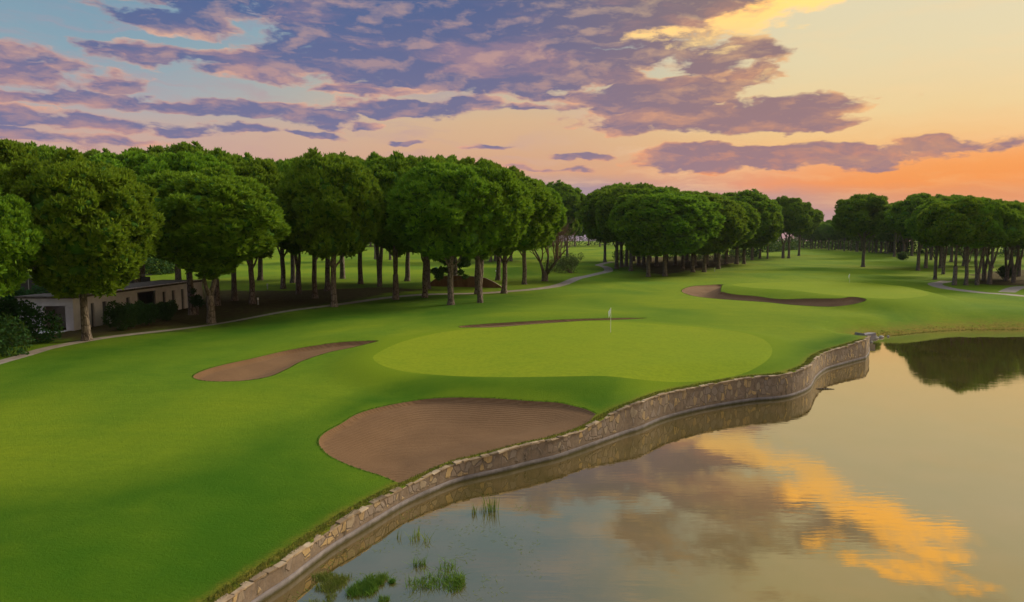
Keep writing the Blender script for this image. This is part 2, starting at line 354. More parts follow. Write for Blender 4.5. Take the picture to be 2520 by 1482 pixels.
stn = t.noise(t.vmath('MULTIPLY', uv, (1.6, .35, 1)), 2.5, 5, .7)
cc = t.mix(t.maprange(stn, .56, .68, 0, .85), cc, c3(.045, .035, .022))
t.put(p.inputs['Base Color'], cc); bump(t, p, t.math('ADD', t.math('MULTIPLY', vis, .8), t.math('MULTIPLY', fn, .4)), .8, .05)
M_PLINTH = simple('wall_footing_concrete', c3(.13, .12, .135), c3(.26, .235, .26), 1.6, .85, .35, .03)
t = NT(M_PLINTH.node_tree); p = t.N['Principled BSDF']; pc = p.inputs['Base Color'].links[0].from_socket; gp = t.node('ShaderNodeNewGeometry')
zz_ = t.math('ADD', t.sep(gp.outputs['Position'])[2], t.math('MULTIPLY', t.math('SUBTRACT', t.noise(gp.outputs['Position'], 3.0, 5, .7), .5), .16))
t.put(p.inputs['Base Color'], t.mix(t.maprange(zz_, .14, .03), pc, c3(.055, .05, .028)))
M_COPE = simple('coping_stone', c3(.16, .12, .095), c3(.36, .30, .235), 2.2, .9, .7, .04)
t = NT(M_COPE.node_tree); p = t.N['Principled BSDF']; pc = p.inputs['Base Color'].links[0].from_socket; gi = t.node('ShaderNodeNewGeometry')
t.put(p.inputs['Base Color'], t.mix(1.0, pc, t.ramp(gi.outputs['Random Per Island'], [(0, c3(.45, .42, .38)), (.5, c3(.95, .85, .7)), (1, c3(1.25, 1.2, 1.1))]), 'MULTIPLY'))
# water
M_WATER, t, p = newmat('pond_water'); t.N.remove(p); geo = t.node('ShaderNodeNewGeometry'); pos = geo.outputs['Position']
px_, py_, pz_ = t.sep(pos)
rp = t.noise(t.vmath('MULTIPLY', pos, (.55, 2.6, 1)), 1.6, 3, .5, .4)
rp2 = t.noise(t.vmath('MULTIPLY', pos, (.12, .35, 1)), 1.0, 2, .5)
patch = t.maprange(t.noise(pos, .09, 2, .5), .38, .62, .25, 1.0, True)
h = t.math('ADD', t.math('MULTIPLY', t.math('MULTIPLY', rp, patch), .0022), t.math('MULTIPLY', rp2, .0025))
bm = t.node('ShaderNodeBump'); bm.inputs['Strength'].default_value = 1.0; bm.inputs['Distance'].default_value = 1.0; t.put(bm.inputs['Height'], h)
gs = t.node('ShaderNodeBsdfGlossy'); gs.inputs['Roughness'].default_value = .02; gs.inputs['Color'].default_value = c3(1.0, .92, .76); t.L.new(bm.outputs[0], gs.inputs['Normal'])
df = t.node('ShaderNodeBsdfDiffuse'); shal = t.maprange(t.noise(pos, .4, 5, .6), .35, .7)
t.put(df.inputs['Color'], t.mix(shal, c3(.050, .045, .010), c3(.085, .062, .024)))
fr = t.node('ShaderNodeFresnel'); fr.inputs['IOR'].default_value = 2.1; t.L.new(bm.outputs[0], fr.inputs['Normal'])
fac = t.math('ADD', t.math('MULTIPLY', fr.outputs[0], 1.05), .17, clamp=True)
ms = t.node('ShaderNodeMixShader'); t.put(ms.inputs[0], fac); t.L.new(df.outputs[0], ms.inputs[1]); t.L.new(gs.outputs[0], ms.inputs[2])
t.L.new(ms.outputs[0], t.N['Material Output'].inputs[0])

# ------------------------------------------------------------------ outlines on the ground
def resample(pts, step, closed=False):
    """Catmull-Rom through pts, then even spacing"""
    P_ = [np.array(p, float) for p in pts]; n = len(P_); out = []
    rngi = range(n if closed else n - 1)
    for i in rngi:
        if closed: a, b, c, d = P_[(i - 1) % n], P_[i], P_[(i + 1) % n], P_[(i + 2) % n]
        else: a, b, c, d = P_[max(i - 1, 0)], P_[i], P_[i + 1], P_[min(i + 2, n - 1)]
        L = np.linalg.norm((c - b)[:2]); k = max(1, int(L / step))
        for j in range(k):
            t = j / k
            out.append(0.5 * ((2 * b) + (-a + c) * t + (2 * a - 5 * b + 4 * c - d) * t * t + (-a + 3 * b - 3 * c + d) * t ** 3))
    if not closed: out.append(P_[-1])
    return np.array(out)
# retaining wall: waterline pixel and height above water
z5 = lambda x, y: (555.7 + .4043 * x, 926.1 + .4043 * y)
z6 = lambda x, y: (1481.7 + .4998 * x, 740.9 + .4998 * y)
WL = []
for x, y, h in [(215, 1370, .76), (380, 1260, .76), (500, 1165, .75), (640, 1060, .74), (800, 960, .79), (930, 880, .78), (1080, 790, .75), (1250, 710, .80), (1400, 650, .87), (1540, 615, .90), (1700, 580, .97), (1850, 540, 1.0), (2000, 505, 1.0), (2170, 447, 1.02), (2300, 400, 1.22), (2420, 356, 1.42), (2520, 325, 1.52)]:
    WL.append((*at(*z5(x, y)), h))
for x, y, h in [(300, 585, 1.5), (450, 545, 1.47), (600, 515, 1.5), (750, 492, 1.54), (870, 483, 1.57), (950, 465, 1.62), (1020, 430, 1.63), (1050, 380, 1.52), (1100, 340, 1.45), (1180, 315, 1.48), (1295, 284, 1.66)]:
    WL.append((*at(*z6(x, y)), h))
p0, p1 = np.array(WL[0][:2]), np.array(WL[1][:2]); dv = (p0 - p1) / np.linalg.norm(p0 - p1)
WL = [(*(p0 + dv * 14 + np.array([-8, 0])), .8), (*(p0 + dv * 7 + np.array([-1.5, 0])), .78), (*(p0 + dv * 3), .77)] + WL
wall_line = resample(WL, 0.30)
cx_, cy_ = wall_line[-1][:2]
ret_end = at(2131.5, 838)
return_line = resample([(cx_, cy_, 1.66), (cx_ * .7 + ret_end[0] * .3 + .3, cy_ * .7 + ret_end[1] * .3, 1.5), (cx_ * .3 + ret_end[0] * .7 + .2, cy_ * .3 + ret_end[1] * .7, .9), (*ret_end, .35)], .5)
shore = resample([(*at(x, y), 0) for x, y in [(2131.5, 838), (2142, 832), (2156, 829), (2181, 826.5), (2206, 827), (2231, 825), (2261, 821), (2300, 817), (2331, 815), (2406, 812), (2519, 811), (2680, 811), (2900, 816)]] + [(120, 55, 0), (132, 20, 0), (120, -30, 0)], .8)
lake_poly = np.vstack([wall_line[:, :2], return_line[1:, :2], shore[1:, :2], [(60, -60), (-30, -60)]])
def outl(pts, z, step=.35):
    f = z if callable(z) else (lambda x, y: z)
    return resample([at(x, y, f(x, y)) for x, y in pts], step, True)
zb1 = lambda x, y: 1.34 - (y - 978) / 217 * .5
b1 = outl([(786, 1088), (798, 1068), (839, 1043), (879, 1019), (940, 1001), (1021, 986), (1101, 979), (1203, 980), (1304, 987), (1384, 993), (1437, 1006), (1462, 1018)], zb1)
# along the wall, 0.45 m inside
def inner_wall(xa, xb, off):
    out = []
    for i in range(1, len(wall_line) - 1):
        p = wall_line[i]; d = wall_line[i + 1][:2] - wall_line[i - 1][:2]; d /= np.linalg.norm(d)
        q_ = p[:2] + np.array([-d[1], d[0]]) * off
        if xa < p[0] < xb: out.append(q_)
    return out
xs1 = at(1000, 1240)[0]; xs2 = at(1478, 1090)[0]
bA = [at(x, y, zb1(x, y)) for x, y in [(972, 1185), (940, 1171), (879, 1152), (839, 1136), (806, 1118), (786, 1096), (785, 1082), (798, 1066), (839, 1043), (879, 1019), (940, 1001), (1021, 986), (1101, 979), (1203, 980), (1304, 987), (1384, 993), (1437, 1006), (1466, 1019)]]
bA = resample(bA, .35)
iw = inner_wall(bA[0][0] + .5, bA[-1][0] - .1, .42)
bunker1 = np.vstack([bA, np.array(iw[::-1])])
bunker2 = outl([(476, 929), (487, 918), (530, 903), (600, 887), (700, 864), (800, 847), (880, 840), (930, 839), (885, 851), (810, 867), (745, 888), (706, 908), (665, 926), (610, 936), (550, 939), (500, 937)], 1.3)
bunker3 = outl([(1130, 802), (1200, 795), (1300, 789), (1400, 784), (1500, 781), (1600, 780), (1500, 787), (1400, 791), (1300, 799), (1210, 807), (1150, 808)], 1.55)
bunker4 = outl([(1677, 717), (1690, 708), (1723, 703), (1779, 701), (1773, 711), (1779, 718), (1811, 725), (1880, 731), (1945, 738), (2057, 745), (2099, 749), (2130, 754), (2100, 757), (2037, 755), (1945, 751), (1885, 746), (1796, 740), (1737, 734), (1699, 727)], 1.7)
green1 = outl([(918, 880), (940, 860), (1000, 835), (1100, 813), (1250, 799), (1400, 794), (1560, 795), (1700, 801), (1800, 811), (1865, 826), (1898, 850), (1890, 877), (1845, 898), (1750, 915), (1600, 926), (1400, 930), (1200, 926), (1050, 916), (960, 902)], 2.0, .5)
green2 = outl([(1800, 702), (1840, 697), (1950, 695), (2113, 697), (2198, 703), (2254, 714), (2286, 726), (2226, 735), (2156, 735), (2029, 725), (1945, 715), (1850, 709)], 2.7, .6)
def strip(pts, wid, zz, step=1.0, thin=None):
    L = resample([at(x, y, zz) for x, y in pts], step); A = []; B_ = []; w0 = wid
    for i in range(len(L)):
        d = L[min(i + 1, len(L) - 1)] - L[max(i - 1, 0)]; d /= np.linalg.norm(d); n_ = np.array([-d[1], d[0]])
        if thin: wid = float(np.interp(L[i][0], *thin))
        A.append(L[i] + n_ * wid / 2); B_.append(L[i] - n_ * wid / 2)
    return np.array(A + B_[::-1])
pathA = strip([(-60, 905), (0, 888), (60, 872), (110, 857), (180, 843), (260, 829), (380, 812), (500, 795), (600, 780), (700, 765), (810, 751), (900, 739), (975, 732), (1100, 724), (1240, 717), (1330, 711), (1390, 699), (1440, 683), (1488, 674), (1497, 667), (1484, 660), (1474, 655.5), (1508, 650)], 2.3, 1.55, 1.0, ([-42, -36, -30, -22, -12], [2.3, 1.2, .8, 1.6, 2.3]))
pathB = strip([(2330, 690), (2300, 699), (2320, 706), (2367, 712), (2423, 718), (2470, 721), (2519, 726), (2600, 730), (2800, 735)], 2.3, 1.75)
pathC = strip([(2476, 717), (2496, 711), (2530, 705), (2600, 698)], 2.3, 1.75)

def pip(X, Y, poly):
    inside = np.zeros(len(X), bool); n = len(poly); j = n - 1
    for i in range(n):
        xi, yi = poly[i]; xj, yj = poly[j]
        if yi != yj:
            c = ((yi > Y) != (yj > Y)) & (X < (xj - xi) * (Y - yi) / (yj - yi) + xi); inside ^= c
        j = i
    return inside
def pdist(X, Y, poly, closed=True, vals=None):
    best = np.full(len(X), 1e9); bv = np.zeros(len(X)); n = len(poly)
    for i in range(n if closed else n - 1):
        a = poly[i]; b = poly[(i + 1) % n]; d = b[:2] - a[:2]; L2 = max(d @ d, 1e-9)
        t = np.clip(((X - a[0]) * d[0] + (Y - a[1]) * d[1]) / L2, 0, 1)
        ds = np.hypot(X - a[0] - t * d[0], Y - a[1] - t * d[1]); m = ds < best
        best[m] = ds[m]
        if vals is not None: bv[m] = (vals[i] + (vals[(i + 1) % n] - vals[i]) * t)[m]
    return (best, bv) if vals is not None else best
def sm(t): t = np.clip(t, 0, 1); return t * t * (3 - 2 * t)
wall_all = np.vstack([wall_line, return_line[1:]])[::2]
BUNK = [(bunker1, .16, .40), (bunker2, .26, .55), (bunker3, .2, .45), (bunker4, .32, .6)]
def zsoft(X, Y):
    z = 1.45 + .45 * sm((Y - 60) / 120) + 2.3 * sm((Y - 175) / 180) + 1.5 * sm((Y - 330) / 300)
    und = np.sin(X * .11 + 1.3) * np.cos(Y * .083 + .4) + .6 * np.sin(X * .23 + Y * .17)
    z = z + .14 * und * sm((Y - 15) / 30)
    # mounds on the hole behind the left wood and by the far tee
    for mx, my, rr, hh in MOUNDS: z = z + hh * np.exp(-(((X - mx) / rr) ** 2 + ((Y - my) / rr) ** 2))
    ins1 = pip(X, Y, green1); d1 = np.where(ins1, 0, pdist(X, Y, green1[::2]))
    z = z + (2.0 + .12 * np.sin(X * .25) - z) * (1 - sm(d1 / 4.0))
    ins2 = pip(X, Y, green2); d2 = np.where(ins2, 0, pdist(X, Y, green2[::2]))
    z = z + (2.75 - z) * (1 - sm(d2 / 5.5))
    # rise behind the left and rear bunkers
    dw, wz = pdist(X, Y, wall_all[:, :2], False, wall_all[:, 2])
    near = np.where(Y < 35, 7.0, 4.0)
    z = z + (wz - .05 - z) * (1 - sm(dw / near))
    dsx = pdist(X, Y, shore[::2, :2], False)
    z = z + (-.12 - z) * (1 - sm((dsx + .4) / 6))
    return z
MOUNDS = []
for px, py, rr, hh in [(1040, 640, 14, .9), (1290, 668, 9, 1.2), (1180, 672, 7, 1.0), (2010, 606, 30, 1.6), (900, 650, 14, .8), (1650, 775, 12, .25), (1120, 1060, 8.5, -.42), (850, 832, 5, .45), (1300, 778, 9, .45)]:
    mx, my = at(px, py, 1.8); MOUNDS.append((mx, my, rr, hh))
def gsoft(px, py):
    z = 1.5
    for _ in range(8): x, y = at(px, py, z); z = .5 * z + .5 * float(zsoft(np.array([x]), np.array([y]))[0])
    return at(px, py, z)
def outl2(pts): return resample([gsoft(*p) for p in pts], .35, True)
bunker2 = outl2([(476, 929), (487, 918), (530, 903), (600, 887), (700, 864), (800, 847), (880, 840), (930, 839), (885, 851), (810, 867), (745, 888), (706, 908), (665, 926), (610, 936), (550, 939), (500, 937)])
bunker3 = outl2([(1132, 803), (1200, 797), (1300, 791), (1400, 786), (1500, 783.5), (1590, 783), (1500, 788), (1400, 792), (1300, 799), (1210, 806), (1150, 807)])
bunker4 = outl2([(1677, 717), (1690, 708), (1723, 703), (1779, 701), (1773, 711), (1779, 719), (1811, 726), (1880, 732), (1945, 737), (2057, 744), (2099, 748), (2130, 754), (2100, 757), (2037, 755.5), (1945, 750), (1885, 744), (1796, 738), (1737, 733), (1699, 727)])
bA = resample([gsoft(*p) for p in [(972, 1185), (940, 1171), (879, 1152), (839, 1136), (806, 1118), (786, 1096), (785, 1082), (798, 1066), (839, 1043), (879, 1019), (940, 1001), (1021, 986), (1101, 979), (1203, 980), (1304, 987), (1384, 993), (1437, 1006), (1466, 1019)]], .35)
iw = inner_wall(bA[0][0] + .5, bA[-1][0] - .1, .42); bunker1 = np.vstack([bA, np.array(iw[::-1])])
BUNK = [(bunker1, .16, .40), (bunker2, .26, .55), (bunker3, .2, .45), (bunker4, .32, .6)]
def zfull(X, Y):
    z = zsoft(X, Y)
    for poly, lip, dep in BUNK:
        ins = pip(X, Y, poly)
        if ins.any():
            d = pdist(X[ins], Y[ins], poly)
            dd = lip * sm(d / .12) + dep * sm(d / 3.0)
            if poly is bunker1: dd = dd * (.35 + .65 * sm(pdist(X[ins], Y[ins], wall_all[:, :2], False) / 4))
            z[ins] -= dd
    return z
def zat(x, y): return float(zfull(np.array([x]), np.array([y]))[0])
def ground(px, py):
    z = 1.5
    for _ in range(7): x, y = at(px, py, z); z = .5 * z + .5 * zat(x, y)
    x, y = at(px, py, z)
    return x, y, zat(x, y)

# ------------------------------------------------------------------ terrain sheet, cut along every outline
angs = np.concatenate([np.linspace(-52, 52, 230), np.linspace(56, 304, 40)]) * math.pi / 180
rs = [4.0]
while rs[-1] < 1500: rs.append(rs[-1] * (1.02 if rs[-1] < 420 else 1.1))
rs = np.array(rs)
A_, R_ = np.meshgrid(angs, rs); A_ = A_ + (rng.random(A_.shape) - .5) * .003; R_ = R_ * (1 + (rng.random(R_.shape) - .5) * .008)
gx_, gy_ = (np.sin(A_) * R_).ravel(), (np.cos(A_) * R_).ravel()
pts = np.stack([gx_, gy_], 1)
loops = {'lake': lake_poly, 'b0': bunker1, 'b1': bunker2, 'b2': bunker3, 'b3': bunker4, 'g1': green1, 'g2': green2, 'pA': pathA, 'pB': pathB, 'pC': pathC}
keep = ~pip(pts[:, 0], pts[:, 1], lake_poly); pts = pts[keep]
extra = []
for k, poly in loops.items():
    if k[0] == 'b' or k == 'lake':
        n_ = len(poly); P2 = poly if k != 'lake' else wall_line[:, :2]
        for i in range(1, len(P2) - 1):
            d = P2[i + 1] - P2[i - 1]; d = d / (np.linalg.norm(d) + 1e-9); nn = np.array([-d[1], d[0]])
            for o in ((.13, .4, 1.0, -.13, -.5, -1.2) if k != 'lake' else (.42, .9, 1.7, 2.8)): extra.append(P2[i] + nn * o)
extra = np.array(extra); extra = extra[~pip(extra[:, 0], extra[:, 1], lake_poly)]
pts = np.vstack([pts, extra])
for k, poly in loops.items():        # clear points that sit almost on an outline
    lo = poly.min(0) - 1; hi_ = poly.max(0) + 1
    m = (pts[:, 0] > lo[0]) & (pts[:, 0] < hi_[0]) & (pts[:, 1] > lo[1]) & (pts[:, 1] < hi_[1])
    idx = np.nonzero(m)[0]; d = pdist(pts[idx, 0], pts[idx, 1], poly)
    pts = np.delete(pts, idx[d < .06], axis=0)
allp = [Vector((float(x), float(y))) for x, y in pts]; edges = []
for k, poly in loops.items():
    b0 = len(allp); allp += [Vector((float(x), float(y))) for x, y in poly]
    edges += [(b0 + i, b0 + (i + 1) % len(poly)) for i in range(len(poly))]
res = delaunay_2d_cdt(allp, edges, [], 0, 1e-4, False)
TV = np.array([(v.x, v.y) for v in res[0]]); TF = np.array(res[2], dtype=np.int64)
cen = TV[TF].mean(1); CX, CY = cen[:, 0], cen[:, 1]
TZ = zfull(TV[:, 0], TV[:, 1])
used = np.zeros(len(TF), bool)
def submesh(name, mask, mat):
    f = TF[mask]; ids, inv = np.unique(f.ravel(), return_inverse=True)
    V = np.column_stack([TV[ids], TZ[ids]])
    o = mkobj(name, V, inv.reshape(-1, 3), mat, smooth=True)
    return tag(o, kind='structure'), ids
inl = pip(CX, CY, lake_poly); used |= inl
for k, nm, mt in [('b0', 'sand_bunker', M_SAND), ('b1', 'sand_bunker', M_SAND), ('b2', 'sand_bunker', M_SAND), ('b3', 'sand_bunker', M_SAND), ('g1', 'putting_green', M_GREEN), ('g2', 'putting_green', M_GREEN), ('pA', 'path', M_PATH), ('pB', 'path', M_PATH), ('pC', 'path', M_PATH)]:
    m = pip(CX, CY, loops[k]) & ~used; used |= m; submesh(nm, m, mt)
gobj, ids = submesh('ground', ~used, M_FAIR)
GX, GY = TV[ids, 0], TV[ids, 1]
# forest litter and dry edges are colours the ground itself has
LIT = [([(60, 845), (200, 842), (520, 800), (800, 755), (960, 728), (1080, 716), (1000, 712), (900, 712), (800, 714), (660, 716), (520, 712), (250, 690), (0, 700), (-200, 760), (-200, 870)], 1.5, 4.0),
       ([(1560, 664), (1600, 676), (1680, 672), (1760, 662), (1840, 646), (1800, 636), (1600, 640), (1540, 648)], 1.9, 6.0),
       ([(2380, 690), (2440, 700), (2560, 700), (2700, 700), (2700, 668), (2500, 664), (2400, 672)], 1.9, 4.0),
       ]
lit_ = np.zeros(len(ids))
for pl, zz, fall in LIT:
    poly = resample([at(x, y, zz) for x, y in pl], 3, True); i_ = pip(GX, GY, poly); d = pdist(GX, GY, poly)
    lit_ = np.maximum(lit_, np.where(i_, .5 + .5 * sm(d / fall), .5 * (1 - sm(d / fall))))
dw = pdist(GX, GY, wall_all[:, :2], False); ds_ = pdist(GX, GY, shore[::2, :2], False)
dry = np.maximum(.75 * (1 - sm((dw - .3) / .7)), 1.4 * (1 - sm(ds_ / 3.6)))
rough_shade_ = np.zeros(len(ids))  # areas of rough grass and areas of painted shade
for pl, zz, fall in [([(620, 1490), (-200, 1600), (-200, 1290), (200, 1240), (480, 1170), (640, 1090), (770, 1060), (790, 1110), (880, 1165), (985, 1200)], .9, 2.2),  # rough grass, corner vignette partly put into its colour
                     ([(770, 1060), (800, 1005), (900, 962), (1050, 938), (1250, 932), (1450, 936), (1560, 945), (1490, 1015), (1380, 985), (1100, 972), (930, 992), (830, 1035)], 1.4, 1.2),  # shade of the bank between green and bunker, painted as darker grass
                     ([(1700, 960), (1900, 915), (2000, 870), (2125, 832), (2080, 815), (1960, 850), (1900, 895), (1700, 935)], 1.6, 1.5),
                     ([(-100, 1000), (200, 930), (470, 860), (700, 815), (950, 790), (1200, 770), (1330, 730), (1200, 722), (900, 740), (600, 785), (300, 830), (0, 890)], 1.5, 5)]:  # tree shade in front of the left wood, painted into the grass
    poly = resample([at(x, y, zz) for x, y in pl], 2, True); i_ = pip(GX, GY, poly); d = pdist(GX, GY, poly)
    rough_shade_ = np.maximum(rough_shade_, np.where(i_, .5 + .5 * sm(d / fall), .5 * (1 - sm(d / fall))))
dg1 = np.minimum(pdist(GX, GY, green1[::2]), pdist(GX, GY, green2[::2]) * .8)
apron_ = (1 - sm((dg1 - .5) / 3.5)) * (1 - .75 * rough_shade_)
for nm, vals in (('litter', lit_ * .9), ('dry', dry), ('rough', rough_shade_), ('apron', apron_)):  # 'rough' mixes a grass type with painted shade
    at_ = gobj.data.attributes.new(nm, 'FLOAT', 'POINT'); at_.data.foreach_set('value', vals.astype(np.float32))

# water sheet and pond bed
wp_ = np.array([(-60, -80), (180, -80), (180, 100), (-60, 100)], float)
def inflate(poly): return poly
mkw = mkobj('water', [(x, y, 0) for x, y in wp_], [(0, 1, 2, 3)], M_WATER); tag(mkw, kind='structure')

# ------------------------------------------------------------------ retaining wall
full = np.vstack([wall_line, return_line[1:]])
def offs(line, o):
    out = []
    for i in range(len(line)):
        d = line[min(i + 1, len(line) - 1)][:2] - line[max(i - 1, 0)][:2]; d = d / (np.linalg.norm(d) + 1e-9)
        out.append(line[i][:2] + np.array([-d[1], d[0]]) * o)
    return np.array(out)
wroot = empty('stone_retaining_wall', (float(full[40][0]), float(full[40][1]), 0))
tag(wroot, 'long curving stone retaining wall holding the golf green above the pond', 'wall')
def wall_part(name, o_front, o_back, zlo, ztop_f, mat, nz=4):
    fr_, bk_ = offs(full, o_front), offs(full, o_back); V = []; Fc = []; UV = []
    s = np.concatenate([[0], np.cumsum(np.linalg.norm(np.diff(full[:, :2], axis=0), axis=1))])
    n_ = len(full); k = nz + 3
    for i in range(n_):
        zt = ztop_f(full[i][2])
        for j in range(nz + 1): V.append((*fr_[i], zlo + (zt - zlo) * j / nz)); UV.append((s[i], zlo + (zt - zlo) * j / nz))
        V.append((*bk_[i], zt)); UV.append((s[i], zt + .4)); V.append((*bk_[i], zlo)); UV.append((s[i], zt + 1.4))
    for i in range(n_ - 1):
        for j in range(k - 1): Fc.append((i * k + j, (i + 1) * k + j, (i + 1) * k + j + 1, i * k + j + 1))
        Fc.append((i * k + k - 1, (i + 1) * k + k - 1, (i + 1) * k, i * k))
    Fc.append(tuple(range(k))); Fc.append(tuple(reversed(range((n_ - 1) * k, n_ * k))))
    o = mkobj(name, V, Fc, mat); uvl = o.data.uv_layers.new(name='wall')
    for lp in o.data.loops: uvl.data[lp.index].uv = UV[lp.vertex_index]
    o.parent = wroot; o.matrix_parent_inverse = Matrix.Translation(-Vector(wroot.location)); return o
wall_part('stone_face', 0.0, .24, .18, lambda h: h - .09, M_STONE)
wall_part('footing', -.035, .20, -1.2, lambda h: .20, M_PLINTH, 2)
mb = MB(); i = 0; sl = np.concatenate([[0], np.cumsum(np.linalg.norm(np.diff(full[:, :2], axis=0), axis=1))])
s = 0.0
while s < sl[-1] - .8:
    L = random.uniform(.24, .62); m_ = s + L / 2
    x = np.interp(m_, sl, full[:, 0]); y = np.interp(m_, sl, full[:, 1]); h = np.interp(m_, sl, full[:, 2])
    x2 = np.interp(m_ + .2, sl, full[:, 0]); y2 = np.interp(m_ + .2, sl, full[:, 1]); x1 = np.interp(m_ - .2, sl, full[:, 0]); y1 = np.interp(m_ - .2, sl, full[:, 1])
    h2 = np.interp(m_ + .3, sl, full[:, 2]); h1 = np.interp(m_ - .3, sl, full[:, 2])
    ang = math.atan2(y2 - y1, x2 - x1); sl_ = math.atan2(h2 - h1, .6)
    Mx = Matrix.Translation((x, y, h - .085)) @ Matrix.Rotation(ang + random.uniform(-.04, .04), 4, 'Z') @ Matrix.Rotation(-sl_, 4, 'Y')
    mb.box(-L / 2 + .008, L / 2 - .008, -.045 + random.uniform(-.03, .03), .17 + random.uniform(-.06, .06), 0, .05 + random.uniform(-.02, .035), Mx, .022)
    s += L
cp_ = mb.build('coping', M_COPE, wroot); cp_.matrix_parent_inverse = Matrix.Translation(-Vector(wroot.location))
bv = cp_.modifiers.new('b', 'BEVEL'); bv.width = .015; bv.segments = 2

# ------------------------------------------------------------------ blades (grass edges, reeds)
def blades(P3, H, W, lean, n_per=1, up=None):
    """P3 (n,3) roots -> triangle blades"""
    n = len(P3); a = rng.random(n) * 2 * math.pi; h = H * (.55 + .75 * rng.random(n)); wv = W * (.7 + .6 * rng.random(n))
    le = lean * rng.random(n) * h; b = rng.random(n) * 2 * math.pi
    tip = P3 + np.stack([np.cos(b) * le, np.sin(b) * le, h], 1); mid_ = P3 + np.stack([np.cos(b) * le * .35, np.sin(b) * le * .35, h * .55], 1)
    off = np.stack([np.cos(a) * wv, np.sin(a) * wv, np.zeros(n)], 1)
    V = np.stack([P3 - off, P3 + off, mid_ + off * .8, mid_ - off * .8, tip], 1).reshape(-1, 3)
    i0 = np.arange(n) * 5
    F_ = np.concatenate([np.stack([i0, i0 + 1, i0 + 2], 1), np.stack([i0, i0 + 2, i0 + 3], 1), np.stack([i0 + 3, i0 + 2, i0 + 4], 1)])
    return V, F_
def edge_roots(line, olo, ohi, per_m, ymax=200, skip=.0):
    sl = np.concatenate([[0], np.cumsum(np.linalg.norm(np.diff(line[:, :2], axis=0), axis=1))]); n = int(sl[-1] * per_m)
    s = rng.random(n) * sl[-1]; d = np.gradient(line[:, :2], axis=0); d /= np.linalg.norm(d, axis=1)[:, None] + 1e-9
    x = np.interp(s, sl, line[:, 0]); y = np.interp(s, sl, line[:, 1]); dx = np.interp(s, sl, d[:, 0]); dy = np.interp(s, sl, d[:, 1])
    cl = np.array([mnoise.noise(Vector((q_ * .7, 3.1, 0))) for q_ in s]); m = cl > skip - .3
    o = olo + (ohi - olo) * rng.random(n); x = x - dy * o; y = y + dx * o
    m &= (y < ymax); x, y = x[m], y[m]
    return np.stack([x, y, zsoft(x, y) - .01], 1)
rt = edge_roots(wall_line, .10, .50, 190, skip=-.05)
inb = pip(rt[:, 0], rt[:, 1], bunker1); rt = rt[~inb]
V, F_ = blades(rt, .09, .012, .9)
tag(mkobj('edge_grass', V, F_, M_DRYG), 'scruffy dry grass growing along the top of the stone wall', 'grass', kind='stuff')
for ln, sgn in ((bA, 1), (bunker2, 1), (bunker3, 1), (bunker4, 1)):
    ar = 0.5 * np.sum(ln[:, 0] * np.roll(ln[:, 1], -1) - ln[:, 1] * np.roll(ln[:, 0], -1)); sg = -1 if ar > 0 else 1
    if ln is not bA: ln = np.vstack([ln, ln[:1]])
    r2 = edge_roots(ln, 0.0, .10 * sg, 60, skip=-.5)
    V, F_ = blades(r2, .06, .011, 1.2)
    nm = {id(bA): 'large bunker beside the pond wall'}.get(id(ln), None)
    tag(mkobj('bunker_lip_grass', V, F_, M_LIP), 'short tufted grass lip round the edge of a sand bunker', 'grass', kind='stuff')
rt = edge_roots(shore[:, :], .0, 1.6, 60, ymax=120, skip=-.2); rt[:, 2] = np.maximum(rt[:, 2], -.02)
V, F_ = blades(rt, .11, .022, 1.3)
tag(mkobj('bank_grass', V, F_, M_DRYG), 'yellowing grass along the far natural bank of the pond', 'grass', kind='stuff')

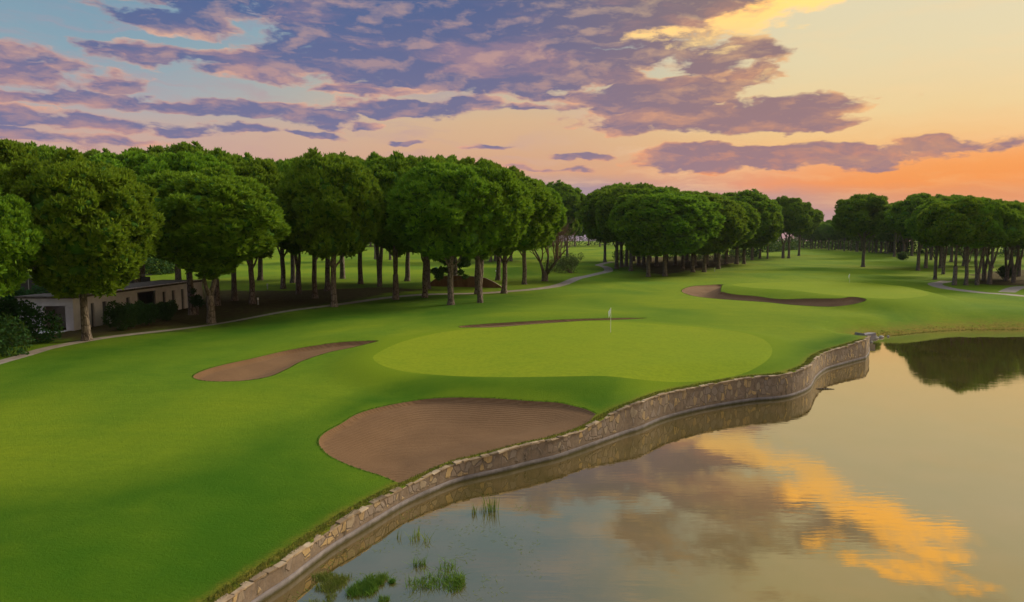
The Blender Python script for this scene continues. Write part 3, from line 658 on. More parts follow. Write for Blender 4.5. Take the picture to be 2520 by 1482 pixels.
# ------------------------------------------------------------------ pines
def ico(sub):
    bm_ = bmesh.new(); bmesh.ops.create_icosphere(bm_, subdivisions=sub, radius=1.0)
    V = np.array([v.co[:] for v in bm_.verts]); Fc = np.array([[v.index for v in f.verts] for f in bm_.faces]); bm_.free(); return V, Fc
ICO = ico(2); ICO1 = ico(1); ICO3 = ico(3)
def crown_mesh(name, seed, H=18.0, cb=.36, Rr=6.0, nl=34, lobe=(.5, .95), ntuft=7000, flat=.55, tl=.55, skirt=0.25):
    r = np.random.default_rng(seed); zc = H * (cb + (1 - cb) * (1 - flat)); up = H - zc - .6; dn = zc - H * cb
    BG = []; k = 0
    while len(BG) < nl and k < 6000:
        k += 1
        v = r.normal(size=3); v /= np.linalg.norm(v)
        rad = .69 + .11 * r.random() if r.random() < .85 else .2 + .3 * r.random()
        br = Rr * (.20 + .13 * r.random())
        asym = 1 + .08 * math.sin(math.atan2(v[1], v[0]) * 2 + seed) + .05 * math.sin(math.atan2(v[1], v[0]) * 3 + seed * 2.3)
        p_ = np.array([v[0] * (Rr - br * .8) * asym * rad / .74, v[1] * (Rr - br * .8) * asym * rad / .74, zc + v[2] * rad / .74 * ((up - br * .75) if v[2] > 0 else dn * .9)])
        if v[2] < 0 and r.random() < skirt: p_[2] -= H * .06 * r.random()
        if all(np.linalg.norm(p_ - q_[0]) > .72 * br for q_ in BG): BG.append((p_, br))
    BC = np.array([q_[0] for q_ in BG]); BR = np.array([q_[1] for q_ in BG]); L = []
    for i in range(len(BG)):
        for _ in range(int(26 * (BR[i] / 1.8) ** 2)):
            v = r.normal(size=3); v /= np.linalg.norm(v); lr = lobe[0] + (lobe[1] - lobe[0]) * r.random()
            p_ = BC[i] + v * BR[i] * np.array([1, 1, .85]) * (.86 + .16 * r.random())
            d_ = np.linalg.norm(BC - p_, axis=1) / BR; d_[i] = 9
            if d_.min() < .72: continue
            if all(np.linalg.norm(p_ - q_[0]) > .7 * lr for q_ in L[-60:]): L.append((p_, lr))
    C = np.array([q_[0] for q_ in L]); LR = np.array([q_[1] for q_ in L])
    per = ntuft * LR ** 2 / (LR ** 2).sum() * 2.3
    Ps = []; Ns = []
    for i in range(len(L)):
        n_ = int(per[i]); v = r.normal(size=(n_, 3)); v /= np.linalg.norm(v, axis=1)[:, None]
        sq = np.array([1, 1, .82]); P_ = C[i] + v * LR[i] * sq * (1 + .10 * (r.random((n_, 1)) - .5))
        d = np.linalg.norm((P_[:, None, :] - C[None]) / sq, axis=2) / LR[None]; d[:, i] = 9
        m = (d.min(1) > .86)
        Ps.append(P_[m]); Ns.append(v[m])
    P_ = np.concatenate(Ps); N_ = np.concatenate(Ns)
    if len(P_) > ntuft: s_ = r.permutation(len(P_))[:ntuft]; P_, N_ = P_[s_], N_[s_]
    nb = 9; n = len(P_)
    ax = N_ * .62 + np.array([0, 0, .75]) + r.normal(size=(n, 3)) * .18; ax /= np.linalg.norm(ax, axis=1)[:, None]
    base = np.repeat(P_ - ax * tl * .35, nb, 0); axr = np.repeat(ax, nb, 0)
    dr = axr + r.normal(size=base.shape) * .42; dr /= np.linalg.norm(dr, axis=1)[:, None]
    ln_ = tl * (.7 + .6 * r.random((n * nb, 1))); side = np.cross(dr, r.normal(size=dr.shape)); side /= np.linalg.norm(side, axis=1)[:, None] + 1e-9
    wd = .085
    a = base - side * wd * .5; b = base + side * wd * .5; c = base + dr * ln_ * .75 + side * wd; d = base + dr * ln_ * .75 - side * wd; e = base + dr * ln_ * 1.05
    V = np.stack([a, b, c, e, d], 1).reshape(-1, 3); i0 = np.arange(n * nb) * 5
    Fc = np.concatenate([np.stack([i0, i0 + 1, i0 + 2], 1), np.stack([i0, i0 + 2, i0 + 4], 1), np.stack([i0 + 4, i0 + 2, i0 + 3], 1)])
    me_V = [V]; me_F = [Fc]; off = len(V); ncore = 0
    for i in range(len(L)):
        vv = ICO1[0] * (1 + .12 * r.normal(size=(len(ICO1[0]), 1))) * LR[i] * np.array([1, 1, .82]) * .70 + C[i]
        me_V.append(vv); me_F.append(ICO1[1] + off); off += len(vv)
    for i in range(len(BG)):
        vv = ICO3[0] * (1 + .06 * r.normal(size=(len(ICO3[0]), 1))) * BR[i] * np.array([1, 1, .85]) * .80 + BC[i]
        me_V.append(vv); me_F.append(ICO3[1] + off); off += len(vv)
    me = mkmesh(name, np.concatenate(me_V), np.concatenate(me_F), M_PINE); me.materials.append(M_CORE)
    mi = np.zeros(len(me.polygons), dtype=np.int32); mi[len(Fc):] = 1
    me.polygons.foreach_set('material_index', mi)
    return me, BC, BR
def trunk_mesh(name, C, H, cb, kind, seed, r0=.36):
    rd = random.Random(seed); mb = MB()
    def bend(a, b, n, amp):
        a, b = Vector(a), Vector(b); out = []
        for i in range(n + 1):
            t_ = i / n; w_ = math.sin(t_ * math.pi) * amp
            out.append(a.lerp(b, t_) + Vector((rd.uniform(-1, 1) * w_, rd.uniform(-1, 1) * w_, 0)))
        return out
    def limb(p_, q_, ra, rb): pts_ = bend(p_, q_, 5, .25); mb.tube(pts_, [ra + (rb - ra) * i / 5 for i in range(6)], 7, rough=.12)
    hb = H * cb
    def bole(tilt, top, r_):
        tx, ty = tilt; P_ = [Vector((0, 0, -.3)), Vector((0, 0, .15)), Vector((tx * .1, ty * .1, .7))]
        R__ = [r_ * 1.75, r_ * 1.4, r_ * 1.1]
        n = 7
        for i in range(1, n + 1):
            t_ = i / n; P_.append(Vector((tx * t_ + rd.uniform(-.08, .08), ty * t_ + rd.uniform(-.08, .08), .7 + (top - .7) * t_))); R__.append(r_ * (1.05 - .45 * t_))
        mb.tube(P_, R__, 10, rough=.14); return P_
    idx = sorted(range(len(C)), key=lambda i: C[i][2])
    if kind == 'straight':
        P_ = bole((rd.uniform(-.5, .5), rd.uniform(-.5, .5)), H * .72, r0)
        for k in range(8):
            i = idx[int(len(idx) * (k + .5) / 9)]; s_ = P_[4 + k % 5]
            limb(s_, Vector(C[i]), r0 * .4, .07)
    elif kind == 'fork':
        hf = hb * .42; P_ = [Vector((0, 0, -.3)), Vector((0, 0, .15)), Vector((0, 0, hf * .5)), Vector((.05, 0, hf))]
        mb.tube(P_, [r0 * 1.75, r0 * 1.35, r0 * 1.1, r0 * 1.05], 10, rough=.14)
        for sx_, k_ in ((-1, .8), (1, .7)):
            e_ = Vector((sx_ * 1.6, rd.uniform(-.5, .5), H * .62)); pts_ = [P_[-1] - Vector((0, 0, .15)), P_[-1] + Vector((sx_ * .55, 0, 1.2)), P_[-1].lerp(e_, .5) + Vector((sx_ * .3, 0, 0)), e_]
            mb.tube(pts_, [r0 * k_, r0 * k_ * .85, r0 * k_ * .6, r0 * .3], 8, rough=.14)
            for k in range(4): i = idx[int(len(idx) * rd.random())]; limb(pts_[2], Vector(C[i]), r0 * .3, .06)
    else:   # leaning pair from the ground
        for tl_ in ((-.9, .2), (1.3, -.3)):
            P_ = bole(tl_, H * .66, r0 * .8)
            for k in range(4): i = idx[int(len(idx) * rd.random())]; limb(P_[5 + k], Vector(C[i]), r0 * .3, .06)
    for k in range(3):      # dead stubs and bare side limbs under the crown
        z_ = hb * rd.uniform(.75, 1.1); a_ = rd.random() * 6.28; l_ = rd.uniform(1.0, 2.4)
        limb((0, 0, z_), (math.cos(a_) * l_, math.sin(a_) * l_, z_ + rd.uniform(.6, 1.4)), .07, .025)
    return mb.mesh(name, M_BARK, True)
VAR = {}
def variant(key, seed, cb, Rr, kind, **kw):
    r0 = kw.pop('r0', .36)
    me, C, LR = crown_mesh('crown', seed, 18.0, cb, Rr, **kw); tm = trunk_mesh('trunk', C, 18.0, cb, kind, seed, r0)
    VAR[key] = (me, tm, Rr, 18.0)
variant('A0', 17, .31, 6.0, 'straight', nl=70, ntuft=12800)
variant('A1', 11, .38, 6.0, 'straight', nl=64, ntuft=11400); variant('A2', 23, .42, 6.0, 'straight', nl=60, ntuft=10800)
variant('A3', 37, .44, 6.0, 'fork', nl=67, ntuft=12100); variant('A4', 41, .43, 6.0, 'fork', nl=57, ntuft=10100); variant('A5', 59, .40, 6.0, 'pair', nl=57, ntuft=10100)
variant('B1', 61, .54, 6.0, 'straight', nl=48, ntuft=8700, flat=.68); variant('B2', 73, .52, 6.0, 'fork', nl=48, ntuft=8700, flat=.66)
variant('B3', 83, .55, 6.0, 'pair', nl=48, ntuft=8700, flat=.7); variant('B4', 97, .50, 6.0, 'straight', nl=51, ntuft=8700, flat=.6)
def pine(px, py, ty, hw, var, label, group, rot=None, xyz=None):
    if xyz is None: x, y, z = ground(px, py)
    else: x, y, z = xyz
    # height from the pixel of the top: ray at depth y
    d = pix_dir(px, ty); H = CZ + d[2] * (y / d[1]) - z
    cr, tr, Rr, H0 = VAR[var]; depth = y * math.cos(PITCH) + (CZ - z) * math.sin(PITCH)
    Rw = hw / F * depth
    root = empty('pine_tree', (x, y, z - .03), random.uniform(0, 6.28) if rot is None else rot)
    s_ = H / H0; root.scale = (Rw / Rr, Rw / Rr, s_)
    tag(root, label, 'tree', group)
    c_ = obj_from('crown', cr, root); t_ = obj_from('trunk', tr, root)
    k = (s_ / (Rw / Rr)) ** .6; t_.scale = (min(1.6, k), min(1.6, k), 1)
    return root
GL, GM, GR, GF = 'stone pines of the left wood', 'stone pines of the middle grove', 'stone pines of the right grove', 'pines of the far wood'
FRONT = [
 (-42, 880, 432, 118, 'A1', 'bright pine crown cut off by the left edge of the picture', GL),
 (214, 838, 372, 150, 'A0', 'big pine with single trunk in front of the concrete building corner', GL),
 (520, 795, 418, 168, 'A3', 'wide pine with low forked pale trunk right of the concrete building', GL),
 (822, 755, 375, 112, 'A1', 'tall pine with pale trunk just across the path, left of the V forked pine', GL),
 (974, 737, 385, 95, 'A4', 'pine with V forked trunk standing at the edge of the path', GL),
 (1045, 732, 386, 88, 'A2', 'slim pine between the V forked pine and the small young pine', GL),
 (1109, 750, 395, 128, 'A1', 'nearest pine before the brown board wall, young pine at its trunk', GL),
 (1181, 745, 398, 112, 'A5', 'pine with twin leaning trunks in front of the right end of the board wall', GL),
 (1240, 722, 430, 112, 'A2', 'pine with straight thin trunk right of the board wall beside the path', GL)]
for a_ in FRONT: pine(*a_)
BACKL = [(-120, 860, 330, 150, 'A2'), (20, 770, 340, 115, 'A3'), (134, 722, 352, 100, 'A1'), (349, 700, 365, 130, 'A0'), (340, 745, 378, 130, 'A4'), (439, 700, 350, 110, 'A1'), (474, 775, 372, 115, 'A2'), (534, 752, 376, 100, 'A4'), (577, 740, 380, 95, 'A1'), (621, 748, 392, 100, 'A2'),
 (697, 711, 395, 85, 'A2'), (721, 696, 392, 78, 'A1'), (735, 724, 396, 85, 'A4'), (775, 734, 385, 80, 'A1'), (805, 716, 380, 80, 'A2'), (843, 686, 385, 75, 'A4'), (887, 699, 380, 80, 'A1'), (934, 706, 378, 80, 'A5'), (1002, 692, 385, 75, 'A2'), (1053, 711, 383, 75, 'A1'), (1174, 724, 388, 85, 'A2'),
 (1120, 690, 388, 70, 'A4'), (1290, 700, 438, 92, 'A1'), (1225, 690, 405, 75, 'A2'),
 (-200, 760, 320, 120, 'A1'), (90, 700, 360, 90, 'A2'), (230, 690, 368, 90, 'A1'), (640, 690, 388, 80, 'A2'), (-40, 720, 345, 100, 'A1')]
BLAB = {474: 'pine with dark trunk just left of the wide low forked pine', 697: 'pine with leftmost of the thin dark trunks against the bright second fairway', 735: 'pine with the second dark trunk of the thin pair left of the bare side branches',
 775: 'pine with a bare side branch, dark trunk left of the pale trunk at the path', 805: 'pine whose dark trunk hides partly behind the pale trunk at the path', 843: 'set back pine, first thin trunk right of the pale trunk at the path',
 887: 'pine with straight thin dark trunk midway between the pale trunk and the V forks', 934: 'pine with dark V forked trunk left of the paler V forked one', 1002: 'set back pine with thin trunk just right of the paler V forked one',
 349: 'big pine rising behind the roof of the concrete building', 1174: 'dark pine directly behind the twin leaning trunks', 1053: 'pine with dark trunk at the left end of the brown board wall', 20: 'massive shaded pine behind the dark bushes at the left edge', 1290: 'pine behind the right end of the left wood, above the leafless tree'}
for i, (a_, b_, c_, d_, e_) in enumerate(BACKL):
    if a_ in BLAB: pine(a_, b_, c_, d_, e_, BLAB[a_], GL)
    else: pine(a_, b_, c_, d_, e_, 'stone pine inside the left wood, set back behind the row beside the path', 'pines set back inside the left wood')
for a_ in [(924, 640, 470, 48), (960, 640, 480, 46), (1148, 645, 452, 55), (1207, 644, 460, 46), (1218, 642, 470, 44), (1230, 645, 460, 46), (1257, 643, 468, 48), (1370, 640, 448, 62), (1395, 632, 470, 40)]:
    pine(*a_, random.choice(['A1', 'A2']), 'dark pine beyond the second fairway, seen between the trunks of the left wood', 'pines beyond the second fairway')
MIDF = [(1517, 662, 458, 82, 'A1', 'pine at the left end of the middle grove beside the bend of the path'), (1552, 667, 452, 74, 'A2', 'second front pine from the left of the middle grove, tallest of that end'),
 (1595, 681, 466, 84, 'A0', 'nearest pine of the middle grove, left one of the two pale front trunks'), (1636, 680, 464, 112, 'A0', 'broad pine at the front of the middle grove, right of the two pale trunks'),
 (1704, 670, 478, 80, 'A0', 'front pine of the middle grove, right of the two pale front trunks'), (1732, 670, 482, 84, 'A0', 'bright rounded pine above the left end of the far bunker'),
 (1767, 662, 488, 84, 'A1', 'dark trunked pine in the middle of the grove front behind the far bunker'), (1830, 650, 492, 74, 'A0', 'pine at the right end of the middle grove, sloping down to the fairway')]
for a_ in MIDF: pine(*a_, GM)
for a_ in [(1529, 658, 454, 66), (1540, 656, 452, 66), (1571, 652, 452, 66), (1583, 651, 458, 66), (1615, 655, 460, 68), (1661, 653, 466, 68), (1679, 662, 470, 66), (1710, 655, 470, 66), (1739, 654, 474, 66), (1786, 650, 474, 68), (1812, 650, 468, 76), (1488, 645, 466, 56), (1850, 640, 480, 56), (1640, 645, 466, 54), (1690, 645, 468, 54), (1760, 644, 472, 58), (1869, 636, 498, 38), (1888, 637, 516, 30), (1600, 644, 458, 56), (1560, 643, 456, 56)]:
    pine(*a_, random.choice(['A0', 'A1', 'A2']), 'stone pine inside the middle grove behind its front row', 'pines inside the middle grove')
pine(1926, 636, 482, 42, 'B2', 'tall umbrella pine with pale bare trunk standing apart right of the middle grove', 'umbrella pines at the end of the middle grove')
pine(1940, 636, 490, 48, 'B1', 'umbrella pine close against the right of the tall pale trunked one', 'umbrella pines at the end of the middle grove')
pine(1965, 630, 506, 46, 'B4', 'lowest umbrella pine sloping down at the right end of the middle grove', 'umbrella pines at the end of the middle grove')
pine(2123, 657, 479, 66, 'B1', 'lone umbrella pine with thick straight trunk on the open fairway', GR)
RF = [(2258, 666, 478, 66, 'B1', 'dark straight trunked pine at the left of the right grove, behind the far green'), (2300, 688, 492, 62, 'B4', 'pine beside the bend of the right hand path, leftmost of the near ones'),
 (2348, 702, 484, 72, 'B2', 'pine with pale Y forked trunk beside the right hand path'), (2376, 702, 488, 62, 'B1', 'pine with slim straight pale trunk right of the Y forked pine'),
 (2403, 702, 488, 70, 'B3', 'pine with two crossing leaning trunks in the middle of the right grove front'), (2434, 699, 494, 66, 'B2', 'forked pine left of the small dark bush in the right grove'),
 (2493, 696, 500, 66, 'B3', 'pine with leaning grey trunks at the right edge of the picture')]
for a_ in RF: pine(*a_, GR)
for a_ in [(2167, 623, 512, 40), (2222, 628, 500, 46), (2243, 630, 492, 46), (2277, 660, 480, 58), (2313, 660, 480, 56), (2320, 675, 486, 56), (2420, 690, 490, 60), (2476, 691, 498, 60), (2506, 680, 498, 60), (2200, 632, 500, 46), (2340, 645, 482, 52), (2370, 655, 484, 52), (2400, 650, 486, 50), (2440, 660, 492, 52), (2530, 690, 505, 62), (2580, 696, 500, 64), (2640, 700, 500, 66), (2700, 695, 500, 66), (2480, 640, 496, 46), (2540, 650, 500, 50), (2290, 640, 484, 46)]:
    pine(*a_, random.choice(['B1', 'B2', 'B3', 'B4']), 'stone pine set back inside the right grove behind its near trunks', 'pines inside the right grove')
for i in range(34):        # far wood closing the fairway
    px = 1975 + i * 8 + random.uniform(-3, 3); py = 611 + (px - 1975) * .055 + random.choice((0, 1.5, -1.5))
    pine(px, py, 549 - (px - 1975) * .08 + random.uniform(-4, 5), random.uniform(20, 27), random.choice(['A1', 'A2', 'B4', 'B1']), 'small distant pine in the dark far wood that closes the fairway', GF)
for i in range(40):
    px = 380 + i * 28 + random.uniform(-6, 6)
    pine(px, 606 + random.uniform(-1, 2), 520 + random.uniform(-8, 8), random.uniform(30, 42), random.choice(['A1', 'A2', 'A4']), 'distant dark pine along the far side of the second fairway behind the left wood', 'pines along the second fairway')
for i in range(18):
    px = 2200 + i * 30; pine(px, 622 + random.uniform(-2, 2), 520 + random.uniform(-6, 6), random.uniform(34, 44), random.choice(['A1', 'A2', 'B4']), 'dark pine far back behind the right grove', 'pines behind the right grove')

# ------------------------------------------------------------------ leafy shrubs, young pine, bare tree
def leaf_cloud(name, spheres, n, size, mat, seed, up=.4):
    r = np.random.default_rng(seed); Ps = []
    tot = sum(s_[3] ** 2 for s_ in spheres)
    for (x, y, z, rad, *sq) in spheres:
        k = int(n * rad ** 2 / tot); v = r.normal(size=(k, 3)); v /= np.linalg.norm(v, axis=1)[:, None]
        Ps.append(np.array([x, y, z]) + v * rad * (.55 + .5 * r.random((k, 1)) ** .5) * np.array([1, 1, sq[0] if sq else 1]))
    P_ = np.concatenate(Ps); n = len(P_); d = r.normal(size=(n, 3)) + np.array([0, 0, up]); d /= np.linalg.norm(d, axis=1)[:, None]
    s_ = np.cross(d, r.normal(size=(n, 3))); s_ /= np.linalg.norm(s_, axis=1)[:, None]; L = size * (.6 + .8 * r.random((n, 1)))
    V = np.stack([P_, P_ + d * L * .5 + s_ * L * .28, P_ + d * L, P_ + d * L * .5 - s_ * L * .28], 1).reshape(-1, 3); i0 = np.arange(n) * 4
    return mkmesh(name, V, np.stack([i0, i0 + 1, i0 + 2, i0 + 3], 1), mat)
def hedge(pl, h, seed, name, label, n=9000, size=.9, step=5, jit=3):
    r = random.Random(seed); L = resample([(*ground(x, y)[:2], 0) for x, y in pl], step); sp = []
    for p_ in L:
        for _ in range(2):
            x, y = p_[0] + r.uniform(-jit, jit), p_[1] + r.uniform(-jit, jit); hh = h * r.uniform(.6, 1.15)
            sp.append((x, y, zat(x, y) + hh * .45, hh * .55, 1.0))
    o = obj_from(name, leaf_cloud(name, sp, n, size, M_BUSH, seed)); return tag(o, label, 'undergrowth', None, 'stuff')
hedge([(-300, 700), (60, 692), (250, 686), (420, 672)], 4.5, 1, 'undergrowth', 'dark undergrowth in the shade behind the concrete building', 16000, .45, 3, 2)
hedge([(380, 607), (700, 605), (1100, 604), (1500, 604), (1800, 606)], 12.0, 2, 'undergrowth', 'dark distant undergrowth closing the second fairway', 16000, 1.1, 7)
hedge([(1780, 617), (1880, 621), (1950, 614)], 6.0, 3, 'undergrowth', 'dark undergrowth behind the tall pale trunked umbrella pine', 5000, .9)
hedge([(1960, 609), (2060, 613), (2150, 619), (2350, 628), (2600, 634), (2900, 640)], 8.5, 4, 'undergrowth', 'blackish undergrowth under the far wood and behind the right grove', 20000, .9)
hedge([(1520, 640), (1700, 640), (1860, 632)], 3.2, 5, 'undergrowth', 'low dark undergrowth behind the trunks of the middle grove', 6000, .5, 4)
def shrub(px, py, w_, h_, label, seed, mat=M_BUSH, n=3500, size=.22, group=None, name='shrub'):
    x, y, z = ground(px, py); rd = random.Random(seed); root = empty(name, (x, y, z)); tag(root, label, 'shrub', group)
    sp = [(rd.uniform(-.35, .35) * w_, rd.uniform(-.3, .3) * w_, h_ * rd.uniform(.3, .75), w_ * rd.uniform(.2, .3), 1.1) for _ in range(9)]
    obj_from('foliage', leaf_cloud('foliage', sp, n, size, mat, seed), root)
    mb = MB()
    for k in range(5): e_ = sp[k]; mb.tube([(0, 0, -.1), (e_[0] * .4, e_[1] * .4, e_[2] * .5), e_[:3]], [.06, .04, .02], 5)
    mb.build('stem', M_BARK, root)
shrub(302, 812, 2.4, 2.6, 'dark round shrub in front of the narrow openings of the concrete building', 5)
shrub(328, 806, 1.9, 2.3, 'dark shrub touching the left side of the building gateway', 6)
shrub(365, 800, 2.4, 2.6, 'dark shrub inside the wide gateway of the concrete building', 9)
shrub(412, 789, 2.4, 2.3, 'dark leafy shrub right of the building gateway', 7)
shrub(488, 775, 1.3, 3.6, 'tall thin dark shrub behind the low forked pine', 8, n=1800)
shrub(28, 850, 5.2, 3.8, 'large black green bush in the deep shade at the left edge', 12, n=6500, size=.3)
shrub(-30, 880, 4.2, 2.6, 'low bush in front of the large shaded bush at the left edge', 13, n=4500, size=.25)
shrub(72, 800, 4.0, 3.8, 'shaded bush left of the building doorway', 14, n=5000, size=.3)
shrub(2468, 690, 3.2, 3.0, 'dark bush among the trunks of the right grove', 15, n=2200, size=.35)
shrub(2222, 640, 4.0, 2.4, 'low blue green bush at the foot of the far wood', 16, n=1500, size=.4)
# young pine at the trunk of the nearest pine
x, y, z = ground(1100, 735); root = empty('young_pine', (x, y + 2.0, z)); root.location.x += .4; tag(root, 'small young pine with drooping tufts just behind the trunk of a big pine', 'tree')
rd = random.Random(4); sp = [(rd.uniform(-2.6, 2.6), rd.uniform(-.9, .9), 4.6 + rd.uniform(-1.8, 1.6), rd.uniform(.3, .65), .6) for _ in range(20)]
obj_from('crown', leaf_cloud('crown', sp, 4500, .34, mat_leaf('young_needles', c3(.03, .10, .025), c3(.06, .16, .04), c3(.10, .20, .05)), 4), root)
mb = MB(); mb.tube([(0, 0, -.2), (.05, 0, 2.5), (0, .05, 5), (0, 0, 6.4)], [.14, .11, .07, .03], 7)
for s_ in sp: mb.tube([(0, 0, s_[2] - .8), (s_[0] * .6, s_[1] * .6, s_[2] - .2), s_[:3]], [.04, .03, .015], 5)
mb.build('trunk', M_BARK, root)
# bare reddish tree right of the left wood
x, y, z = ground(1340, 692); root = empty('bare_tree', (x, y, z)); tag(root, 'gnarled leafless reddish tree with a thick short trunk where the left wood ends', 'tree')
mb = MB(); tw = MB(); rd = random.Random(21)
def grow(p_, d, L, r_, lev):
    n = 4; pts_ = [p_.copy()]; q_ = p_.copy(); dd = d.copy()
    for i in range(n):
        dd = (dd + Vector((rd.uniform(-.25, .25), rd.uniform(-.25, .25), rd.uniform(-.12, .2)))).normalized(); q_ = q_ + dd * L / n; pts_.append(q_.copy())
    (mb if lev < 2 else tw).tube(pts_, [r_ * (1 - .55 * i / n) for i in range(n + 1)], 8 if lev == 0 else (5 if lev < 3 else 3), cap=lev < 2)
    if lev >= 6: return
    for k in range(3):
        s_ = pts_[rd.choice((2, 3, 4))] if lev else pts_[-1 - (k % 2)]
        nd = (dd + Vector((rd.uniform(-.9, .9), rd.uniform(-.9, .9), rd.uniform(-.35, .55)))).normalized()
        grow(s_, nd, L * rd.uniform(.62, .84), max(r_ * .52, .017), lev + 1)
for k, dx in ((0, -.35), (1, .15), (2, .75)): grow(Vector((dx * .5, 0, 1.3)), Vector((dx, rd.uniform(-.3, .3), 1)).normalized(), 4.9, .34, 1 if k else 1)
grow(Vector((.4, 0, 1.6)), Vector((1, -.2, .75)).normalized(), 4.4, .26, 1)
mb.tube([(0, 0, -.3), (0, 0, .2), (.05, 0, 1), (0, .05, 2)], [.85, .7, .58, .42], 10, rough=.3)
mb.build('trunk', M_BARK, root, True); tw.build('twigs', M_TWIG, root)
sp = [(rd.uniform(.5, 6.0), rd.uniform(-2, 2), rd.uniform(2.5, 5.0), rd.uniform(.8, 1.5)) for _ in range(12)]
obj_from('leaves', leaf_cloud('leaves', sp, 2600, .2, M_OLIVE, 31), root)
x2, y2, z2 = ground(1405, 672); root = empty('olive_bush', (x2, y2, z2)); tag(root, 'sparse grey green bush under the leafless tree by the path bend', 'shrub')
sp = [(rd.uniform(-3.4, 3.4), rd.uniform(-1.5, 1.5), rd.uniform(1.0, 4.2), rd.uniform(.6, 1.3)) for _ in range(16)]
obj_from('foliage', leaf_cloud('foliage', sp, 5200, .2, M_OLIVE, 33), root)
mb = MB(); tw = MB()
for k in range(14): s_ = sp[k]; mb.tube([(rd.uniform(-.4, .4), 0, -.1), (s_[0] * .5, s_[1] * .5, s_[2] * .5), s_[:3]], [.07, .04, .015], 5)
mb.build('stem', M_TWIG, root)

# ------------------------------------------------------------------ flags
def flag(px, py, top, label, s_=1.0):
    x, y, z = ground(px, py); root = empty('golf_flag', (x, y, z)); tag(root, label, 'flag')
    H = (CZ + pix_dir(px, top)[2] * (y / pix_dir(px, top)[1])) - z; mb = MB(); mb.tube([(0, 0, -.1), (0, 0, H)], [.019, .014], 8)
    mb.build('pole', M_WHITE, root)
    V = []; Fc = []; nx, nz = 8, 6      # limp flag hanging in folds
    for j in range(nz + 1):
        for i in range(nx + 1):
            t_ = i / nx; zz = H - .03 - j / nz * .42 - t_ * (.34 + .10 * (j / nz)); wv = .20 * t_ * (1 - .25 * j / nz)
            V.append((-wv - .015, .05 * math.sin(t_ * 9 + j * .4) * t_, zz))
    for j in range(nz):
        for i in range(nx): a_ = j * (nx + 1) + i; Fc.append((a_, a_ + 1, a_ + nx + 2, a_ + nx + 1))
    fo = mkobj('flag_cloth', V, Fc, M_FLAG, root, True); so = fo.modifiers.new('s', 'SOLIDIFY'); so.thickness = .006
    mb = MB(); mb.tube([(0, 0, -.005), (0, 0, .004)], [.06, .06], 16); mb.build('cup', M_DARK, root)
flag(1502, 818, 757, 'white flag on a thin pole in the near putting green')
flag(2089, 706, 674, 'small white flag on the far putting green beyond the second bunker')

# ------------------------------------------------------------------ concrete building on the left
zb = 1.5
C0 = Vector((*at(183, 815, zb), 0)); E0 = Vector((*at(500, 750, zb), 0)); ex = (E0 - C0); Lf = ex.length; ex.normalize(); ey = Vector((-ex.y, ex.x, 0))
zb = zat(C0.x, C0.y) - .05
root = empty('concrete_building', (C0.x, C0.y, zb), math.atan2(ex.y, ex.x)); tag(root, 'long low grey concrete building half hidden under the pines on the left', 'building')
def sx_at(px, py):     # position along facade of a pixel (front face plane)
    d = pix_dir(px, py); a_ = Vector((d[0], d[1], 0)); t_ = (C0.x * ex.y - C0.y * ex.x) / (a_.x * ex.y - a_.y * ex.x)
    return (a_ * t_ - C0).dot(ex)
Hb = 3.05; ops = []
for xa, xb, lo, hi_ in [(1020, 1058, 0, 2.35), (1150, 1205, 0, 2.35), (1418, 1462, .9, 2.4), (1545, 1750, 0, 2.75), (1825, 1862, .7, 2.45), (1928, 1965, .7, 2.45), (2033, 2066, 0, 2.45)]:
    ops.append((sx_at(.2205 * xa, 780), sx_at(.2205 * xb, 780), lo, hi_))
mb = MB(); s0 = 0.0
for a_, b_, lo, hi_ in ops:
    mb.box(s0, a_, 0, .25, 0, Hb); mb.box(a_, b_, 0, .25, hi_, Hb)
    if lo > 0: mb.box(a_, b_, 0, .25, -.3, lo)
    s0 = b_
mb.box(s0, Lf, 0, .25, 0, Hb)
dp = 5.2    # end wall with the doorway, runs back from the corner
d0, d1 = .75, 2.75
for a_, b_, lo, hi_ in ((.25, d0, -.2, Hb), (d1, dp, -.2, Hb), (d0, d1, 2.35, Hb)): mb.box(0, .25, a_, b_, lo, hi_)
mb.box(.25, Lf, dp - .25, dp, -.2, Hb); mb.box(Lf - .25, Lf, .25, dp - .25, -.2, Hb)
mb.box(2.2, 2.35, .25, dp - .25, -.2, Hb - .02)
mb.build('wall', M_CONC, root)
mb = MB(); mb.box(-.15, Lf + .1, -.15, dp + .1, Hb + .004, Hb + .2); mb.build('roof', M_ROOF, root)
mb = MB(); s_ = 0.0; mb.box(0, Lf, -.12, .14, Hb + .203, Hb + .22)
while s_ < Lf:
    if random.random() > .12: mb.box(s_, s_ + .16, -.20, .22, Hb + .21, Hb + .27, None, .012)
    s_ += .30
mb.build('roof_tiles', M_TILE, root)
for i, (a_, b_, lo, hi_) in enumerate(ops):
    if i == 3: continue
    mb = MB(); mb.box(a_ + .003, b_ - .003, .16, .20, max(lo, 0), hi_ - .003); f_ = mb.build('door' if lo == 0 else 'window', M_DARK, root)
mb = MB(); mb.box(ops[3][0] + .01, ops[3][0] + .35, .1, .15, 0, 2.7); mb.box(ops[3][1] - .35, ops[3][1] - .01, .1, .15, 0, 2.7); mb.build('gate', M_DARK, root)
# steps and slab in front of the doorway
mb = MB(); mb.box(-2.2, -.01, .4, 3.4, -.2, .10); mb.box(-1.9, -.012, 3.4, 4.4, -.2, .28); mb.build('step', M_CONC, root)
